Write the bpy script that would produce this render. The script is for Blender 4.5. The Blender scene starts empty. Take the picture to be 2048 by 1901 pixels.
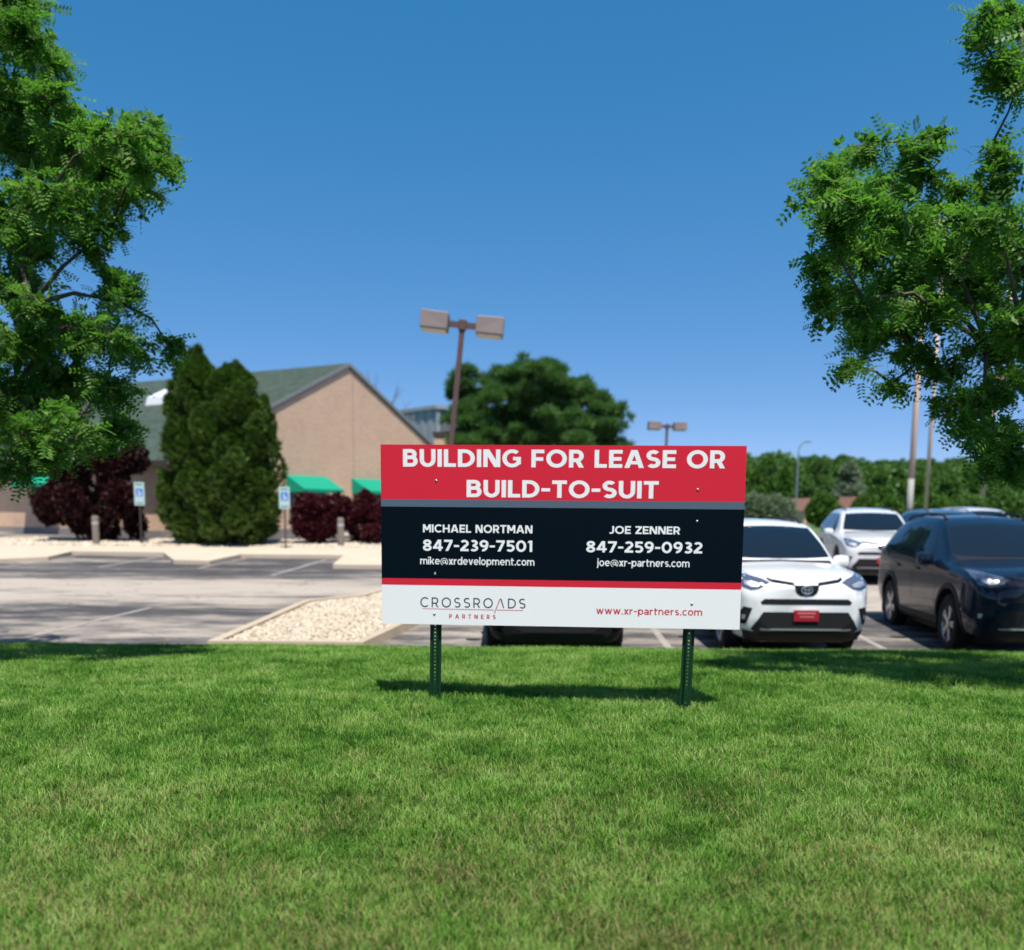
import bpy, bmesh, math, random
import numpy as np
from mathutils import Vector, Matrix, Euler
from mathutils.bvhtree import BVHTree

random.seed(7)
RNG = np.random.default_rng(11)
SC = bpy.context.scene
COL = SC.collection
R = math.radians

# ------------------------------------------------------------------ camera
CAM_Z, FPX, PITCH, ROLL, SHIFT = 1.34, 1800.0, R(-7.0), R(0.5), 288 / 2048
cd = bpy.data.cameras.new('camera')
cam = bpy.data.objects.new('camera', cd)
COL.objects.link(cam)
cd.sensor_fit = 'HORIZONTAL'
cd.sensor_width = 36.0
cd.lens = FPX / 2048 * 36.0
cd.shift_y = SHIFT
cd.clip_start, cd.clip_end = 0.05, 3000
cd.dof.use_dof = True
cd.dof.focus_distance = 4.9
cd.dof.aperture_fstop = 1.4
fw = Vector((0, math.cos(PITCH), math.sin(PITCH)))
up0 = Vector((0, -math.sin(PITCH), math.cos(PITCH)))
rt = Vector((1, 0, 0)) * math.cos(ROLL) + up0 * math.sin(ROLL)
upv = up0 * math.cos(ROLL) - Vector((1, 0, 0)) * math.sin(ROLL)
M3 = Matrix((rt, upv, -fw)).transposed()
cam.matrix_world = Matrix.Translation((0, 0, CAM_Z)) @ M3.to_4x4()
SC.camera = cam


def at(px, py, Y):
    """World point on the plane y = Y seen at photo pixel (px, py)."""
    d = fw + rt * ((px - 1024) / FPX) + upv * ((950.5 - py) / FPX + SHIFT * 2048 / FPX)
    return Vector((0, 0, CAM_Z)) + d * (Y / d.y)


# ------------------------------------------------------------------ world and sun
SUN_TO = Vector((0.085, -0.37, 0.93)).normalized()
w = bpy.data.worlds.new('World')
SC.world = w
w.use_nodes = True
nt = w.node_tree
for n in list(nt.nodes):
    nt.nodes.remove(n)
sky = nt.nodes.new('ShaderNodeTexSky')
sky.sky_type = 'NISHITA'
sky.sun_disc = False
sky.sun_elevation = math.asin(SUN_TO.z)
sky.sun_rotation = math.atan2(SUN_TO.x, SUN_TO.y)
sky.air_density = 0.4
sky.dust_density = 0.3
sky.ozone_density = 1.5
bg = nt.nodes.new('ShaderNodeBackground')
bg.inputs['Strength'].default_value = 0.115
# one even grade for the whole sky: richer blue, softer contrast
hs = nt.nodes.new('ShaderNodeHueSaturation')
hs.inputs['Saturation'].default_value = 1.4
gm = nt.nodes.new('ShaderNodeGamma')
gm.inputs['Gamma'].default_value = 0.5
sk2 = nt.nodes.new('ShaderNodeVectorMath')
sk2.operation = 'MULTIPLY'
sk2.inputs[1].default_value = (1.58, 1.70, 2.10)
wo = nt.nodes.new('ShaderNodeOutputWorld')
nt.links.new(sky.outputs[0], hs.inputs['Color'])
nt.links.new(hs.outputs[0], gm.inputs[0])
nt.links.new(gm.outputs[0], sk2.inputs[0])
nt.links.new(sk2.outputs[0], bg.inputs[0])
nt.links.new(bg.outputs[0], wo.inputs[0])
sd = bpy.data.lights.new('sun', 'SUN')
sd.energy = 4.6
sd.angle = R(0.53)
sd.color = (1.0, 0.95, 0.88)
sun = bpy.data.objects.new('sun', sd)
COL.objects.link(sun)
sun.rotation_euler = (-SUN_TO).to_track_quat('-Z', 'Y').to_euler()
sun.location = (3, -10, 30)
SC.view_settings.view_transform = 'Standard'
SC.view_settings.look = 'None'
SC.view_settings.gamma = 1.0
SC.view_settings.use_curve_mapping = False
SC.view_settings.exposure = 0.62
SC.cycles.max_bounces = 8
SC.cycles.transparent_max_bounces = 8

# ------------------------------------------------------------------ helpers


def tag(o, label=None, cat=None, group=None, kind=None):
    if label: o['label'] = label
    if cat: o['category'] = cat
    if group: o['group'] = group
    if kind: o['kind'] = kind
    return o


def link(name, me, parent=None, mat=None):
    if mat is not None:
        me.materials.clear()
        me.materials.append(mat)
    o = bpy.data.objects.new(name, me)
    COL.objects.link(o)
    if parent is not None:
        o.parent = parent
    return o


def empty(name, loc=(0, 0, 0), rz=0.0):
    o = bpy.data.objects.new(name, None)
    COL.objects.link(o)
    o.empty_display_size = 0.2
    o.location = loc
    o.rotation_euler = (0, 0, rz)
    return o


def mesh_np(name, V, F, smooth=False):
    """V (n,3); F (m,k) faces of equal size k."""
    V = np.asarray(V, np.float32)
    F = np.asarray(F, np.int32)
    k = F.shape[1]
    me = bpy.data.meshes.new(name)
    me.vertices.add(len(V))
    me.vertices.foreach_set('co', V.ravel())
    me.loops.add(F.size)
    me.loops.foreach_set('vertex_index', F.ravel())
    me.polygons.add(len(F))
    me.polygons.foreach_set('loop_start', np.arange(0, F.size, k, dtype=np.int32))
    me.polygons.foreach_set('loop_total', np.full(len(F), k, np.int32))
    if smooth:
        me.polygons.foreach_set('use_smooth', np.ones(len(F), bool))
    me.update(calc_edges=True)
    me.validate()
    return me


class MB:
    """Collects simple shapes and links them as one mesh."""

    def __init__(s):
        s.v, s.f = [], []

    def add(s, v, f):
        b = len(s.v)
        s.v += [tuple(p) for p in v]
        s.f += [tuple(i + b for i in q) for q in f]
        return s

    def box(s, lo, hi, M=None):
        x0, y0, z0 = lo
        x1, y1, z1 = hi
        v = [Vector(p) for p in ((x0, y0, z0), (x1, y0, z0), (x1, y1, z0), (x0, y1, z0),
                                 (x0, y0, z1), (x1, y0, z1), (x1, y1, z1), (x0, y1, z1))]
        if M is not None:
            v = [M @ p for p in v]
        return s.add(v, [(0, 3, 2, 1), (4, 5, 6, 7), (0, 1, 5, 4), (1, 2, 6, 5), (2, 3, 7, 6), (3, 0, 4, 7)])

    def tube(s, pts, rad, n=8, caps=True):
        pts = [Vector(p) for p in pts]
        if not hasattr(rad, '__len__'):
            rad = [rad] * len(pts)
        v, f = [], []
        ref = None
        for i, p in enumerate(pts):
            t = (pts[min(i + 1, len(pts) - 1)] - pts[max(i - 1, 0)]).normalized()
            if ref is None:
                ref = Vector((0, 0, 1)) if abs(t.z) < 0.9 else Vector((1, 0, 0))
            a = (ref - t * ref.dot(t)).normalized()
            ref = a
            b = t.cross(a)
            for k in range(n):
                an = 2 * math.pi * k / n
                v.append(p + (a * math.cos(an) + b * math.sin(an)) * rad[i])
        for i in range(len(pts) - 1):
            for k in range(n):
                k2 = (k + 1) % n
                f.append((i * n + k, i * n + k2, (i + 1) * n + k2, (i + 1) * n + k))
        if caps:
            f.append(tuple(reversed(range(n))))
            f.append(tuple(range((len(pts) - 1) * n, len(pts) * n)))
        return s.add(v, f)

    def prism(s, poly, z0, z1):
        n = len(poly)
        v = [(x, y, z0) for x, y in poly] + [(x, y, z1) for x, y in poly]
        f = [tuple(reversed(range(n))), tuple(range(n, 2 * n))]
        for i in range(n):
            j = (i + 1) % n
            f.append((i, j, n + j, n + i))
        return s.add(v, f)

    def build(s, name, mat, parent=None, smooth=False, bevel=0.0):
        me = bpy.data.meshes.new(name)
        me.from_pydata(s.v, [], s.f)
        if bevel > 0:
            bm = bmesh.new()
            bm.from_mesh(me)
            es = [e for e in bm.edges if len(e.link_faces) == 2 and e.calc_face_angle(0) > 0.6]
            bmesh.ops.bevel(bm, geom=es, offset=bevel, segments=2, affect='EDGES', profile=0.5)
            bm.to_mesh(me)
            bm.free()
        me.update()
        if smooth:
            me.polygons.foreach_set('use_smooth', [True] * len(me.polygons))
        return link(name, me, parent, mat)


# ------------------------------------------------------------------ materials
MATS = {}


def mat(name, col, rough=0.6, metal=0.0, spec=0.5, var=0.0, scale=6.0, bump=0.0, bscale=60.0, coat=0.0, emit=None):
    if name in MATS:
        return MATS[name]
    m = bpy.data.materials.new(name)
    MATS[name] = m
    m.use_nodes = True
    t = m.node_tree
    b = t.nodes['Principled BSDF']
    b.inputs['Base Color'].default_value = (*col, 1)
    b.inputs['Roughness'].default_value = rough
    b.inputs['Metallic'].default_value = metal
    b.inputs['Specular IOR Level'].default_value = spec
    b.inputs['Coat Weight'].default_value = coat
    b.inputs['Coat Roughness'].default_value = 0.04
    geo = None
    if var > 0 or bump > 0:
        geo = t.nodes.new('ShaderNodeTexCoord')
    if var > 0:
        nz = t.nodes.new('ShaderNodeTexNoise')
        nz.inputs['Scale'].default_value = scale
        nz.inputs['Detail'].default_value = 6
        nz.inputs['Roughness'].default_value = 0.65
        t.links.new(geo.outputs['Object'], nz.inputs['Vector'])
        mx = t.nodes.new('ShaderNodeMix')
        mx.data_type = 'RGBA'
        mx.inputs[6].default_value = (*[c * (1 - var) for c in col], 1)
        mx.inputs[7].default_value = (*[min(1, c * (1 + var)) for c in col], 1)
        t.links.new(nz.outputs[0], mx.inputs[0])
        t.links.new(mx.outputs[2], b.inputs['Base Color'])
    if bump > 0:
        nb = t.nodes.new('ShaderNodeTexNoise')
        nb.inputs['Scale'].default_value = bscale
        nb.inputs['Detail'].default_value = 4
        t.links.new(geo.outputs['Object'], nb.inputs['Vector'])
        bp = t.nodes.new('ShaderNodeBump')
        bp.inputs['Strength'].default_value = bump
        bp.inputs['Distance'].default_value = 0.02
        t.links.new(nb.outputs[0], bp.inputs['Height'])
        t.links.new(bp.outputs[0], b.inputs['Normal'])
    return m


def ramp(t, fac, stops):
    r = t.nodes.new('ShaderNodeValToRGB')
    while len(r.color_ramp.elements) < len(stops):
        r.color_ramp.elements.new(0.5)
    for e, (p, c) in zip(r.color_ramp.elements, stops):
        e.position = p
        e.color = (*c, 1)
    t.links.new(fac, r.inputs[0])
    return r.outputs[0]


def mixc(t, fac, a, b, mode='MIX'):
    m = t.nodes.new('ShaderNodeMix')
    m.data_type = 'RGBA'
    m.blend_type = mode
    for s, v in ((m.inputs[0], fac), (m.inputs[6], a), (m.inputs[7], b)):
        if isinstance(v, (int, float)):
            s.default_value = v
        elif isinstance(v, tuple):
            s.default_value = (*v, 1)
        else:
            t.links.new(v, s)
    return m.outputs[2]


def noise(t, vec, scale, detail=5, rough=0.6, vscale=None):
    if vscale is not None:
        mp = t.nodes.new('ShaderNodeMapping')
        mp.inputs['Scale'].default_value = vscale
        t.links.new(vec, mp.inputs['Vector'])
        vec = mp.outputs[0]
    n = t.nodes.new('ShaderNodeTexNoise')
    n.inputs['Scale'].default_value = scale
    n.inputs['Detail'].default_value = detail
    n.inputs['Roughness'].default_value = rough
    t.links.new(vec, n.inputs['Vector'])
    return n.outputs[0]


def foliage(name, dark, mid, light, transl=0.3, pscale=1.3, rough=0.5, spec=0.25, trans_col=None, patch=0.5):
    """Leaf material: colour varies from leaf to leaf and in large patches."""
    m = bpy.data.materials.new(name)
    m.use_nodes = True
    t = m.node_tree
    b = t.nodes['Principled BSDF']
    out = t.nodes['Material Output']
    g = t.nodes.new('ShaderNodeNewGeometry')
    oi = t.nodes.new('ShaderNodeObjectInfo')
    n = noise(t, g.outputs['Position'], pscale, 4)
    ma = t.nodes.new('ShaderNodeMath')
    ma.operation = 'MULTIPLY_ADD'
    t.links.new(g.outputs['Random Per Island'], ma.inputs[0])
    ma.inputs[1].default_value = 1 - patch
    mb = t.nodes.new('ShaderNodeMath')
    mb.operation = 'MULTIPLY'
    t.links.new(n, mb.inputs[0])
    mb.inputs[1].default_value = patch
    t.links.new(mb.outputs[0], ma.inputs[2])
    c = ramp(t, ma.outputs[0], [(0.12, dark), (0.5, mid), (0.9, light)])
    t.links.new(c, b.inputs['Base Color'])
    b.inputs['Roughness'].default_value = rough
    b.inputs['Specular IOR Level'].default_value = spec
    tr = t.nodes.new('ShaderNodeBsdfTranslucent')
    tc = mixc(t, 1.0, c, trans_col or (1.0, 1.25, 0.45), 'MULTIPLY')
    t.links.new(tc, tr.inputs[0])
    ms = t.nodes.new('ShaderNodeMixShader')
    ms.inputs[0].default_value = transl
    t.links.new(b.outputs[0], ms.inputs[1])
    t.links.new(tr.outputs[0], ms.inputs[2])
    t.links.new(ms.outputs[0], out.inputs[0])
    return m


def pchip(xs, ys):
    xs = np.asarray(xs, float)
    ys = np.asarray(ys, float)
    h = np.diff(xs)
    d = np.diff(ys) / h
    m = np.zeros(len(xs))
    m[0], m[-1] = d[0], d[-1]
    for i in range(1, len(xs) - 1):
        if d[i - 1] * d[i] > 0:
            w1, w2 = 2 * h[i] + h[i - 1], h[i] + 2 * h[i - 1]
            m[i] = (w1 + w2) / (w1 / d[i - 1] + w2 / d[i])

    def f(x):
        x = np.clip(np.asarray(x, float), xs[0], xs[-1])
        i = np.clip(np.searchsorted(xs, x) - 1, 0, len(xs) - 2)
        t = (x - xs[i]) / h[i]
        return ((1 + 2 * t) * (1 - t) ** 2 * ys[i] + t * (1 - t) ** 2 * h[i] * m[i]
                + t * t * (3 - 2 * t) * ys[i + 1] + t * t * (t - 1) * h[i] * m[i + 1])
    return f


# ------------------------------------------------------------------ ground, lot, lawn
def zl(y):
    return -0.65 + 0.033 * (min(max(y, 12.5), 36.0) - 12.5)


_lawn = pchip([-12, -4, 0, 3, 5.5, 7, 9, 11, 11.62], [-0.6, -0.25, -0.1, -0.02, 0, -0.035, -0.17, -0.405, -0.535])


def zlawn(x, y):
    x = np.asarray(x, float)
    y = np.asarray(y, float)
    n = 0.012 * np.sin(x * 1.7 + 0.6 * y) + 0.010 * np.sin(2.9 * y - 0.8 * x + 1.0) + 0.006 * np.sin(5.3 * x + 1.7 * y)
    return _lawn(y) + n * np.clip((11.4 - y) / 1.5, 0, 1)


def m_asphalt():
    m = bpy.data.materials.new('worn_asphalt')
    m.use_nodes = True
    t = m.node_tree
    b = t.nodes['Principled BSDF']
    tc = t.nodes.new('ShaderNodeTexCoord')
    P = tc.outputs['Object']
    big = noise(t, P, 0.30, 5, 0.62, (0.30, 1.6, 1))
    fine = noise(t, P, 1.6, 7, 0.7, (0.45, 1.6, 1))
    sep = t.nodes.new('ShaderNodeSeparateXYZ')
    t.links.new(P, sep.inputs[0])
    lane = ramp(t, divide(t, sep.outputs['Y'], 40.0), [(0.30, (0.36,) * 3), (0.40, (0.25,) * 3), (0.435, (0.78,) * 3), (0.51, (0.84,) * 3), (0.56, (0.24,) * 3), (0.7, (0.30,) * 3)])
    a = math_(t, 'SUBTRACT', math_(t, 'ADD', math_(t, 'MULTIPLY', big, 1.4), math_(t, 'MULTIPLY', fine, 1.5)), 0.72)
    a = math_(t, 'ADD', a, math_(t, 'MULTIPLY', lane, 0.8))
    c = ramp(t, math_(t, 'MULTIPLY', a, 0.55), [(0.45, (0.050, 0.048, 0.049)), (0.54, (0.100, 0.093, 0.090)), (0.62, (0.205, 0.182, 0.158)), (0.74, (0.32, 0.28, 0.235))])
    sp = noise(t, P, 55, 3, 0.8)
    c = mixc(t, 0.5, c, ramp(t, sp, [(0.3, (0.35,) * 3), (0.7, (0.95,) * 3)]), 'OVERLAY')
    vor = t.nodes.new('ShaderNodeTexVoronoi')
    vor.feature = 'DISTANCE_TO_EDGE'
    vor.inputs['Scale'].default_value = 0.33
    dv = t.nodes.new('ShaderNodeMix')
    dv.data_type = 'VECTOR'
    dv.inputs[0].default_value = 0.25
    t.links.new(P, dv.inputs[4])
    nn = t.nodes.new('ShaderNodeTexNoise')
    nn.inputs['Scale'].default_value = 0.9
    t.links.new(P, nn.inputs['Vector'])
    mm = t.nodes.new('ShaderNodeVectorMath')
    mm.operation = 'MULTIPLY_ADD'
    t.links.new(nn.outputs[1], mm.inputs[0])
    mm.inputs[1].default_value = (2, 2, 2)
    t.links.new(P, mm.inputs[2])
    t.links.new(mm.outputs[0], vor.inputs['Vector'])
    cr = ramp(t, vor.outputs['Distance'], [(0.0, (.55, .55, .55)), (0.008, (0, 0, 0))])
    c = mixc(t, cr, c, (0.05, 0.045, 0.04))
    t.links.new(c, b.inputs['Base Color'])
    b.inputs['Roughness'].default_value = 0.9
    b.inputs['Specular IOR Level'].default_value = 0.2
    bp = t.nodes.new('ShaderNodeBump')
    bp.inputs['Strength'].default_value = 0.35
    bp.inputs['Distance'].default_value = 0.02
    t.links.new(sp, bp.inputs['Height'])
    t.links.new(bp.outputs[0], b.inputs['Normal'])
    return m


def math_(t, op, a, b):
    n = t.nodes.new('ShaderNodeMath')
    n.operation = op
    for i, v in enumerate((a, b)):
        if isinstance(v, (int, float)):
            n.inputs[i].default_value = v
        else:
            t.links.new(v, n.inputs[i])
    return n.outputs[0]


def divide(t, a, b):
    return math_(t, 'DIVIDE', a, b)


M_ASPH = m_asphalt()
M_FIELD = mat('field_grass', (0.07, 0.13, 0.03), 0.95, var=0.4, scale=0.3)
M_CONC = mat('pale_concrete', (0.50, 0.42, 0.32), 0.9, spec=0.2, var=0.16, scale=1.4, bump=0.15, bscale=40)
M_KERB = mat('kerb_concrete', (0.42, 0.35, 0.26), 0.9, spec=0.2, var=0.25, scale=3, bump=0.25, bscale=30)
M_PAINT = mat('worn_white_paint', (0.28, 0.255, 0.225), 0.85, var=0.6, scale=2.2)


def sheet(name, xs, ys, zfun, m, kind='structure'):
    V = [(x, y, zfun(x, y)) for y in ys for x in xs]
    nx = len(xs)
    F = [(j * nx + i, j * nx + i + 1, (j + 1) * nx + i + 1, (j + 1) * nx + i) for j in range(len(ys) - 1) for i in range(nx - 1)]
    o = link(name, mesh_np(name, V, F, True), None, m)
    o['kind'] = kind
    return o


sheet('ground', [-900, -60, 60, 900], [-60, 11.0, 12.5, 36, 60, 300, 1500], lambda x, y: zl(y) - 0.02, M_FIELD)
lot = sheet('parking_lot', [-40, 0, 45], [11.6, 12.5, 20, 28, 36, 46, 52], lambda x, y: zl(y) - 0.004, M_ASPH)


def ground_patch(name, poly, lift, mtl, thick=0.0, parent=None):
    """A polygon laid on the sloping lot; with thick > 0 it has sides down to the lot."""
    n = len(poly)
    top = [(x, y, zl(y) + lift) for x, y in poly]
    mb = MB()
    if thick > 0:
        bot = [(x, y, zl(y) + lift - thick) for x, y in poly]
        mb.add(top + bot, [tuple(range(n))] + [(n + i, n + (i + 1) % n, (i + 1) % n, i) for i in range(n)])
    else:
        mb.add(top, [tuple(range(n))])
    return mb.build(name, mtl, parent)


def stripe(a, b, wd=0.11):
    a, b = Vector(a), Vector(b)
    d = (b - a).normalized()
    s = Vector((-d.y, d.x)) * wd / 2
    k = 5
    pts = []
    mb = MB()
    for i in range(k):
        p, q = a.lerp(b, i / k), a.lerp(b, (i + 1) / k)
        c = [p - s, q - s, q + s, p + s]
        mb.add([(v.x, v.y, zl(v.y) + 0.001) for v in c], [(0, 1, 2, 3)])
    o = mb.build('painted_line', M_PAINT, lot)
    return o


for a, b in (((-7.4, 12.4), (-6.63, 16.4)), ((-10.1, 12.2), (-9.35, 16.4)), ((-13.3, 23.2), (-12.95, 26.7)), ((-10.85, 23.6), (-10.5, 26.9)),
             ((-8.25, 23.6), (-7.85, 26.5)), ((-5.9, 22.0), (-5.45, 26.3)), ((2.25, 11.9), (2.35, 16.8)), ((5.35, 11.9), (5.6, 16.8)), ((8.6, 11.9), (9.0, 16.8)),
             ((6.6, 21), (7.2, 25.5)), ((10.0, 21.5), (10.6, 26))):
    stripe(a, b)

# sidewalk with stall notches and planting bed in front of the building
walk = [(-30, 24.6), (-13.9, 24.5), (-13.05, 25.3), (-13.3, 27.2), (-10.5, 27.1), (-9.3, 24.7), (-8.25, 24.5), (-8.05, 26.7), (-5.0, 26.7), (-4.75, 23.8), (-1.5, 23.6), (-1.5, 29.4), (-30, 29.4)]
o = ground_patch('sidewalk', walk, 0.11, M_CONC, 0.13)
o['kind'] = 'structure'
M_GRAV = mat('pale_gravel_bed', (0.46, 0.40, 0.31), 0.95, spec=0.1, var=0.45, scale=14, bump=0.8, bscale=22)
bed = ground_patch('gravel_bed', [(-32, 29.4), (-1.5, 29.4), (-1.5, 46), (-32, 40)], 0.08, M_GRAV, 0.1)
bed['kind'] = 'structure'

# gravel island with a kerb around it
ISL = [(-4.25, 12.35), (-2.05, 12.35), (-1.05, 17.0), (0.3, 21.2), (-1.9, 21.4), (-3.0, 17.6), (-3.9, 16.7)]


def inset(poly, d):
    out = []
    n = len(poly)
    for i in range(n):
        p0, p1, p2 = Vector(poly[i - 1]), Vector(poly[i]), Vector(poly[(i + 1) % n])
        a, b = (p1 - p0).normalized(), (p2 - p1).normalized()
        na, nb = Vector((-a.y, a.x)), Vector((-b.y, b.x))
        k = (na + nb)
        k = k / max(0.3, k.length_squared) * 2
        out.append(tuple(p1 + k * d))
    return out


ISI = inset(ISL, 0.16)
n = len(ISL)
mb = MB()
v = [(x, y, zl(y) - 0.03) for x, y in ISL] + [(x, y, zl(y) + 0.13) for x, y in inset(ISL, 0.02)] + [(x, y, zl(y) + 0.13) for x, y in ISI] + [(x, y, zl(y) + 0.0) for x, y in ISI]
f = []
for r in range(3):
    for i in range(n):
        j = (i + 1) % n
        f.append((r * n + i, r * n + j, (r + 1) * n + j, (r + 1) * n + i))
mb.add(v, f)
o = mb.build('island_kerb', M_KERB)
o['kind'] = 'structure'
gi = ground_patch('gravel_island', inset(ISL, 0.14), 0.075, M_GRAV, 0.07)
gi['kind'] = 'structure'
# lawn kerb
mb = MB()
mb.add([(x, y, z) for x in (-30, 45) for y, z in ((11.58, -0.68), (11.58, -0.53), (11.74, -0.53), (11.78, -0.68))],
       [(0, 1, 5, 4), (1, 2, 6, 5), (2, 3, 7, 6)])
o = mb.build('lawn_kerb', M_KERB)
o['kind'] = 'structure'

M_SOIL = bpy.data.materials.new('lawn_thatch')
M_SOIL.use_nodes = True
t = M_SOIL.node_tree
g = t.nodes.new('ShaderNodeNewGeometry')
c = ramp(t, noise(t, g.outputs['Position'], 9, 6, 0.7), [(0.3, (0.02, 0.035, 0.008)), (0.6, (0.045, 0.075, 0.02)), (0.8, (0.10, 0.095, 0.04))])
t.links.new(c, t.nodes['Principled BSDF'].inputs['Base Color'])
t.nodes['Principled BSDF'].inputs['Roughness'].default_value = 0.95
t.nodes['Principled BSDF'].inputs['Specular IOR Level'].default_value = 0.0
ys = np.concatenate([np.linspace(-12, 1.5, 12), np.linspace(1.8, 11.62, 80)])
xs = np.concatenate([np.linspace(-32, -9, 12), np.linspace(-8.7, 8.7, 90), np.linspace(9, 45, 16)])
XX, YY = np.meshgrid(xs, ys)
ZZ = zlawn(XX, YY)
nx = len(xs)
F = np.array([(j * nx + i, j * nx + i + 1, (j + 1) * nx + i + 1, (j + 1) * nx + i) for j in range(len(ys) - 1) for i in range(nx - 1)])
lawn = link('lawn', mesh_np('lawn', np.stack([XX, YY, ZZ], -1).reshape(-1, 3), F, True), None, M_SOIL)
lawn['kind'] = 'structure'


def instancer(name, pts, scales, variants, tilt=0.2, zrot=True, seed=1):
    """One object of points; geometry nodes put a random variant on every point."""
    me = bpy.data.meshes.new(name)
    me.vertices.add(len(pts))
    me.vertices.foreach_set('co', np.asarray(pts, np.float32).ravel())
    a = me.attributes.new('sc', 'FLOAT', 'POINT')
    a.data.foreach_set('value', np.asarray(scales, np.float32))
    rot = RNG.normal(0, tilt, (len(pts), 3))
    rot[:, 2] = RNG.uniform(0, 2 * math.pi, len(pts))
    a = me.attributes.new('rt', 'FLOAT_VECTOR', 'POINT')
    a.data.foreach_set('vector', rot.astype(np.float32).ravel())
    o = link(name, me)
    vc = bpy.data.collections.new(name + '_variants')
    for vo in variants:
        vc.objects.link(vo)
    ng = bpy.data.node_groups.new(name + '_nodes', 'GeometryNodeTree')
    ng.interface.new_socket('Geometry', in_out='INPUT', socket_type='NodeSocketGeometry')
    ng.interface.new_socket('Geometry', in_out='OUTPUT', socket_type='NodeSocketGeometry')
    gi_, go_ = ng.nodes.new('NodeGroupInput'), ng.nodes.new('NodeGroupOutput')
    m2p = ng.nodes.new('GeometryNodeMeshToPoints')
    iop = ng.nodes.new('GeometryNodeInstanceOnPoints')
    ci = ng.nodes.new('GeometryNodeCollectionInfo')
    ci.inputs['Collection'].default_value = vc
    ci.inputs['Separate Children'].default_value = True
    ci.inputs['Reset Children'].default_value = True
    iop.inputs['Pick Instance'].default_value = True
    rv = ng.nodes.new('FunctionNodeRandomValue')
    rv.data_type = 'INT'
    rv.inputs[4].default_value = 0
    rv.inputs[5].default_value = len(variants) - 1
    rv.inputs['Seed'].default_value = seed
    n1 = ng.nodes.new('GeometryNodeInputNamedAttribute')
    n1.data_type = 'FLOAT'
    n1.inputs['Name'].default_value = 'sc'
    n2 = ng.nodes.new('GeometryNodeInputNamedAttribute')
    n2.data_type = 'FLOAT_VECTOR'
    n2.inputs['Name'].default_value = 'rt'
    L = ng.links.new
    L(gi_.outputs[0], m2p.inputs['Mesh'])
    L(m2p.outputs[0], iop.inputs['Points'])
    L(ci.outputs[0], iop.inputs['Instance'])
    L(rv.outputs[2], iop.inputs['Instance Index'])
    L(n2.outputs[0], iop.inputs['Rotation'])
    L(n1.outputs[0], iop.inputs['Scale'])
    L(iop.outputs[0], go_.inputs[0])
    md = o.modifiers.new('scatter', 'NODES')
    md.node_group = ng
    return o


def m_grass():
    m = bpy.data.materials.new('grass_blade')
    m.use_nodes = True
    t = m.node_tree
    b = t.nodes['Principled BSDF']
    out = t.nodes['Material Output']
    g = t.nodes.new('ShaderNodeNewGeometry')
    oi = t.nodes.new('ShaderNodeObjectInfo')
    P = g.outputs['Position']
    big = noise(t, P, 0.9, 5, 0.62)
    sm = noise(t, P, 3.6, 4, 0.6)
    a = math_(t, 'SUBTRACT', math_(t, 'ADD', math_(t, 'MULTIPLY', big, 0.95), math_(t, 'MULTIPLY', sm, 0.50)), 0.27)
    a = math_(t, 'ADD', a, math_(t, 'MULTIPLY', oi.outputs['Random'], 0.22))
    a = math_(t, 'ADD', a, math_(t, 'MULTIPLY', g.outputs['Random Per Island'], 0.24))
    c = ramp(t, a, [(0.36, (0.022, 0.080, 0.007)), (0.53, (0.070, 0.205, 0.018)), (0.68, (0.155, 0.325, 0.042)), (0.86, (0.30, 0.43, 0.12))])
    # dry straw patches, most near the street side
    sep = t.nodes.new('ShaderNodeSeparateXYZ')
    t.links.new(P, sep.inputs[0])
    nearness = ramp(t, divide(t, sep.outputs['Y'], 12.0), [(0.2, (0.24,) * 3), (0.36, (0.10,) * 3), (0.5, (0.01,) * 3)])
    dry = noise(t, P, 2.1, 5, 0.7)
    s = math_(t, 'ADD', math_(t, 'ADD', math_(t, 'MULTIPLY', dry, 0.75), nearness), math_(t, 'MULTIPLY', g.outputs['Random Per Island'], 0.30))
    s = ramp(t, s, [(0.69, (0, 0, 0)), (0.83, (1, 1, 1))])
    c = mixc(t, math_(t, 'MULTIPLY', s, 0.8), c, (0.33, 0.27, 0.12))
    t.links.new(c, b.inputs['Base Color'])
    b.inputs['Roughness'].default_value = 0.5
    b.inputs['Specular IOR Level'].default_value = 0.2
    tr = t.nodes.new('ShaderNodeBsdfTranslucent')
    t.links.new(mixc(t, 1.0, c, (1.05, 1.2, 0.5), 'MULTIPLY'), tr.inputs[0])
    ms = t.nodes.new('ShaderNodeMixShader')
    ms.inputs[0].default_value = 0.3
    t.links.new(b.outputs[0], ms.inputs[1])
    t.links.new(tr.outputs[0], ms.inputs[2])
    t.links.new(ms.outputs[0], out.inputs[0])
    return m


M_GRASS = m_grass()


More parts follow.
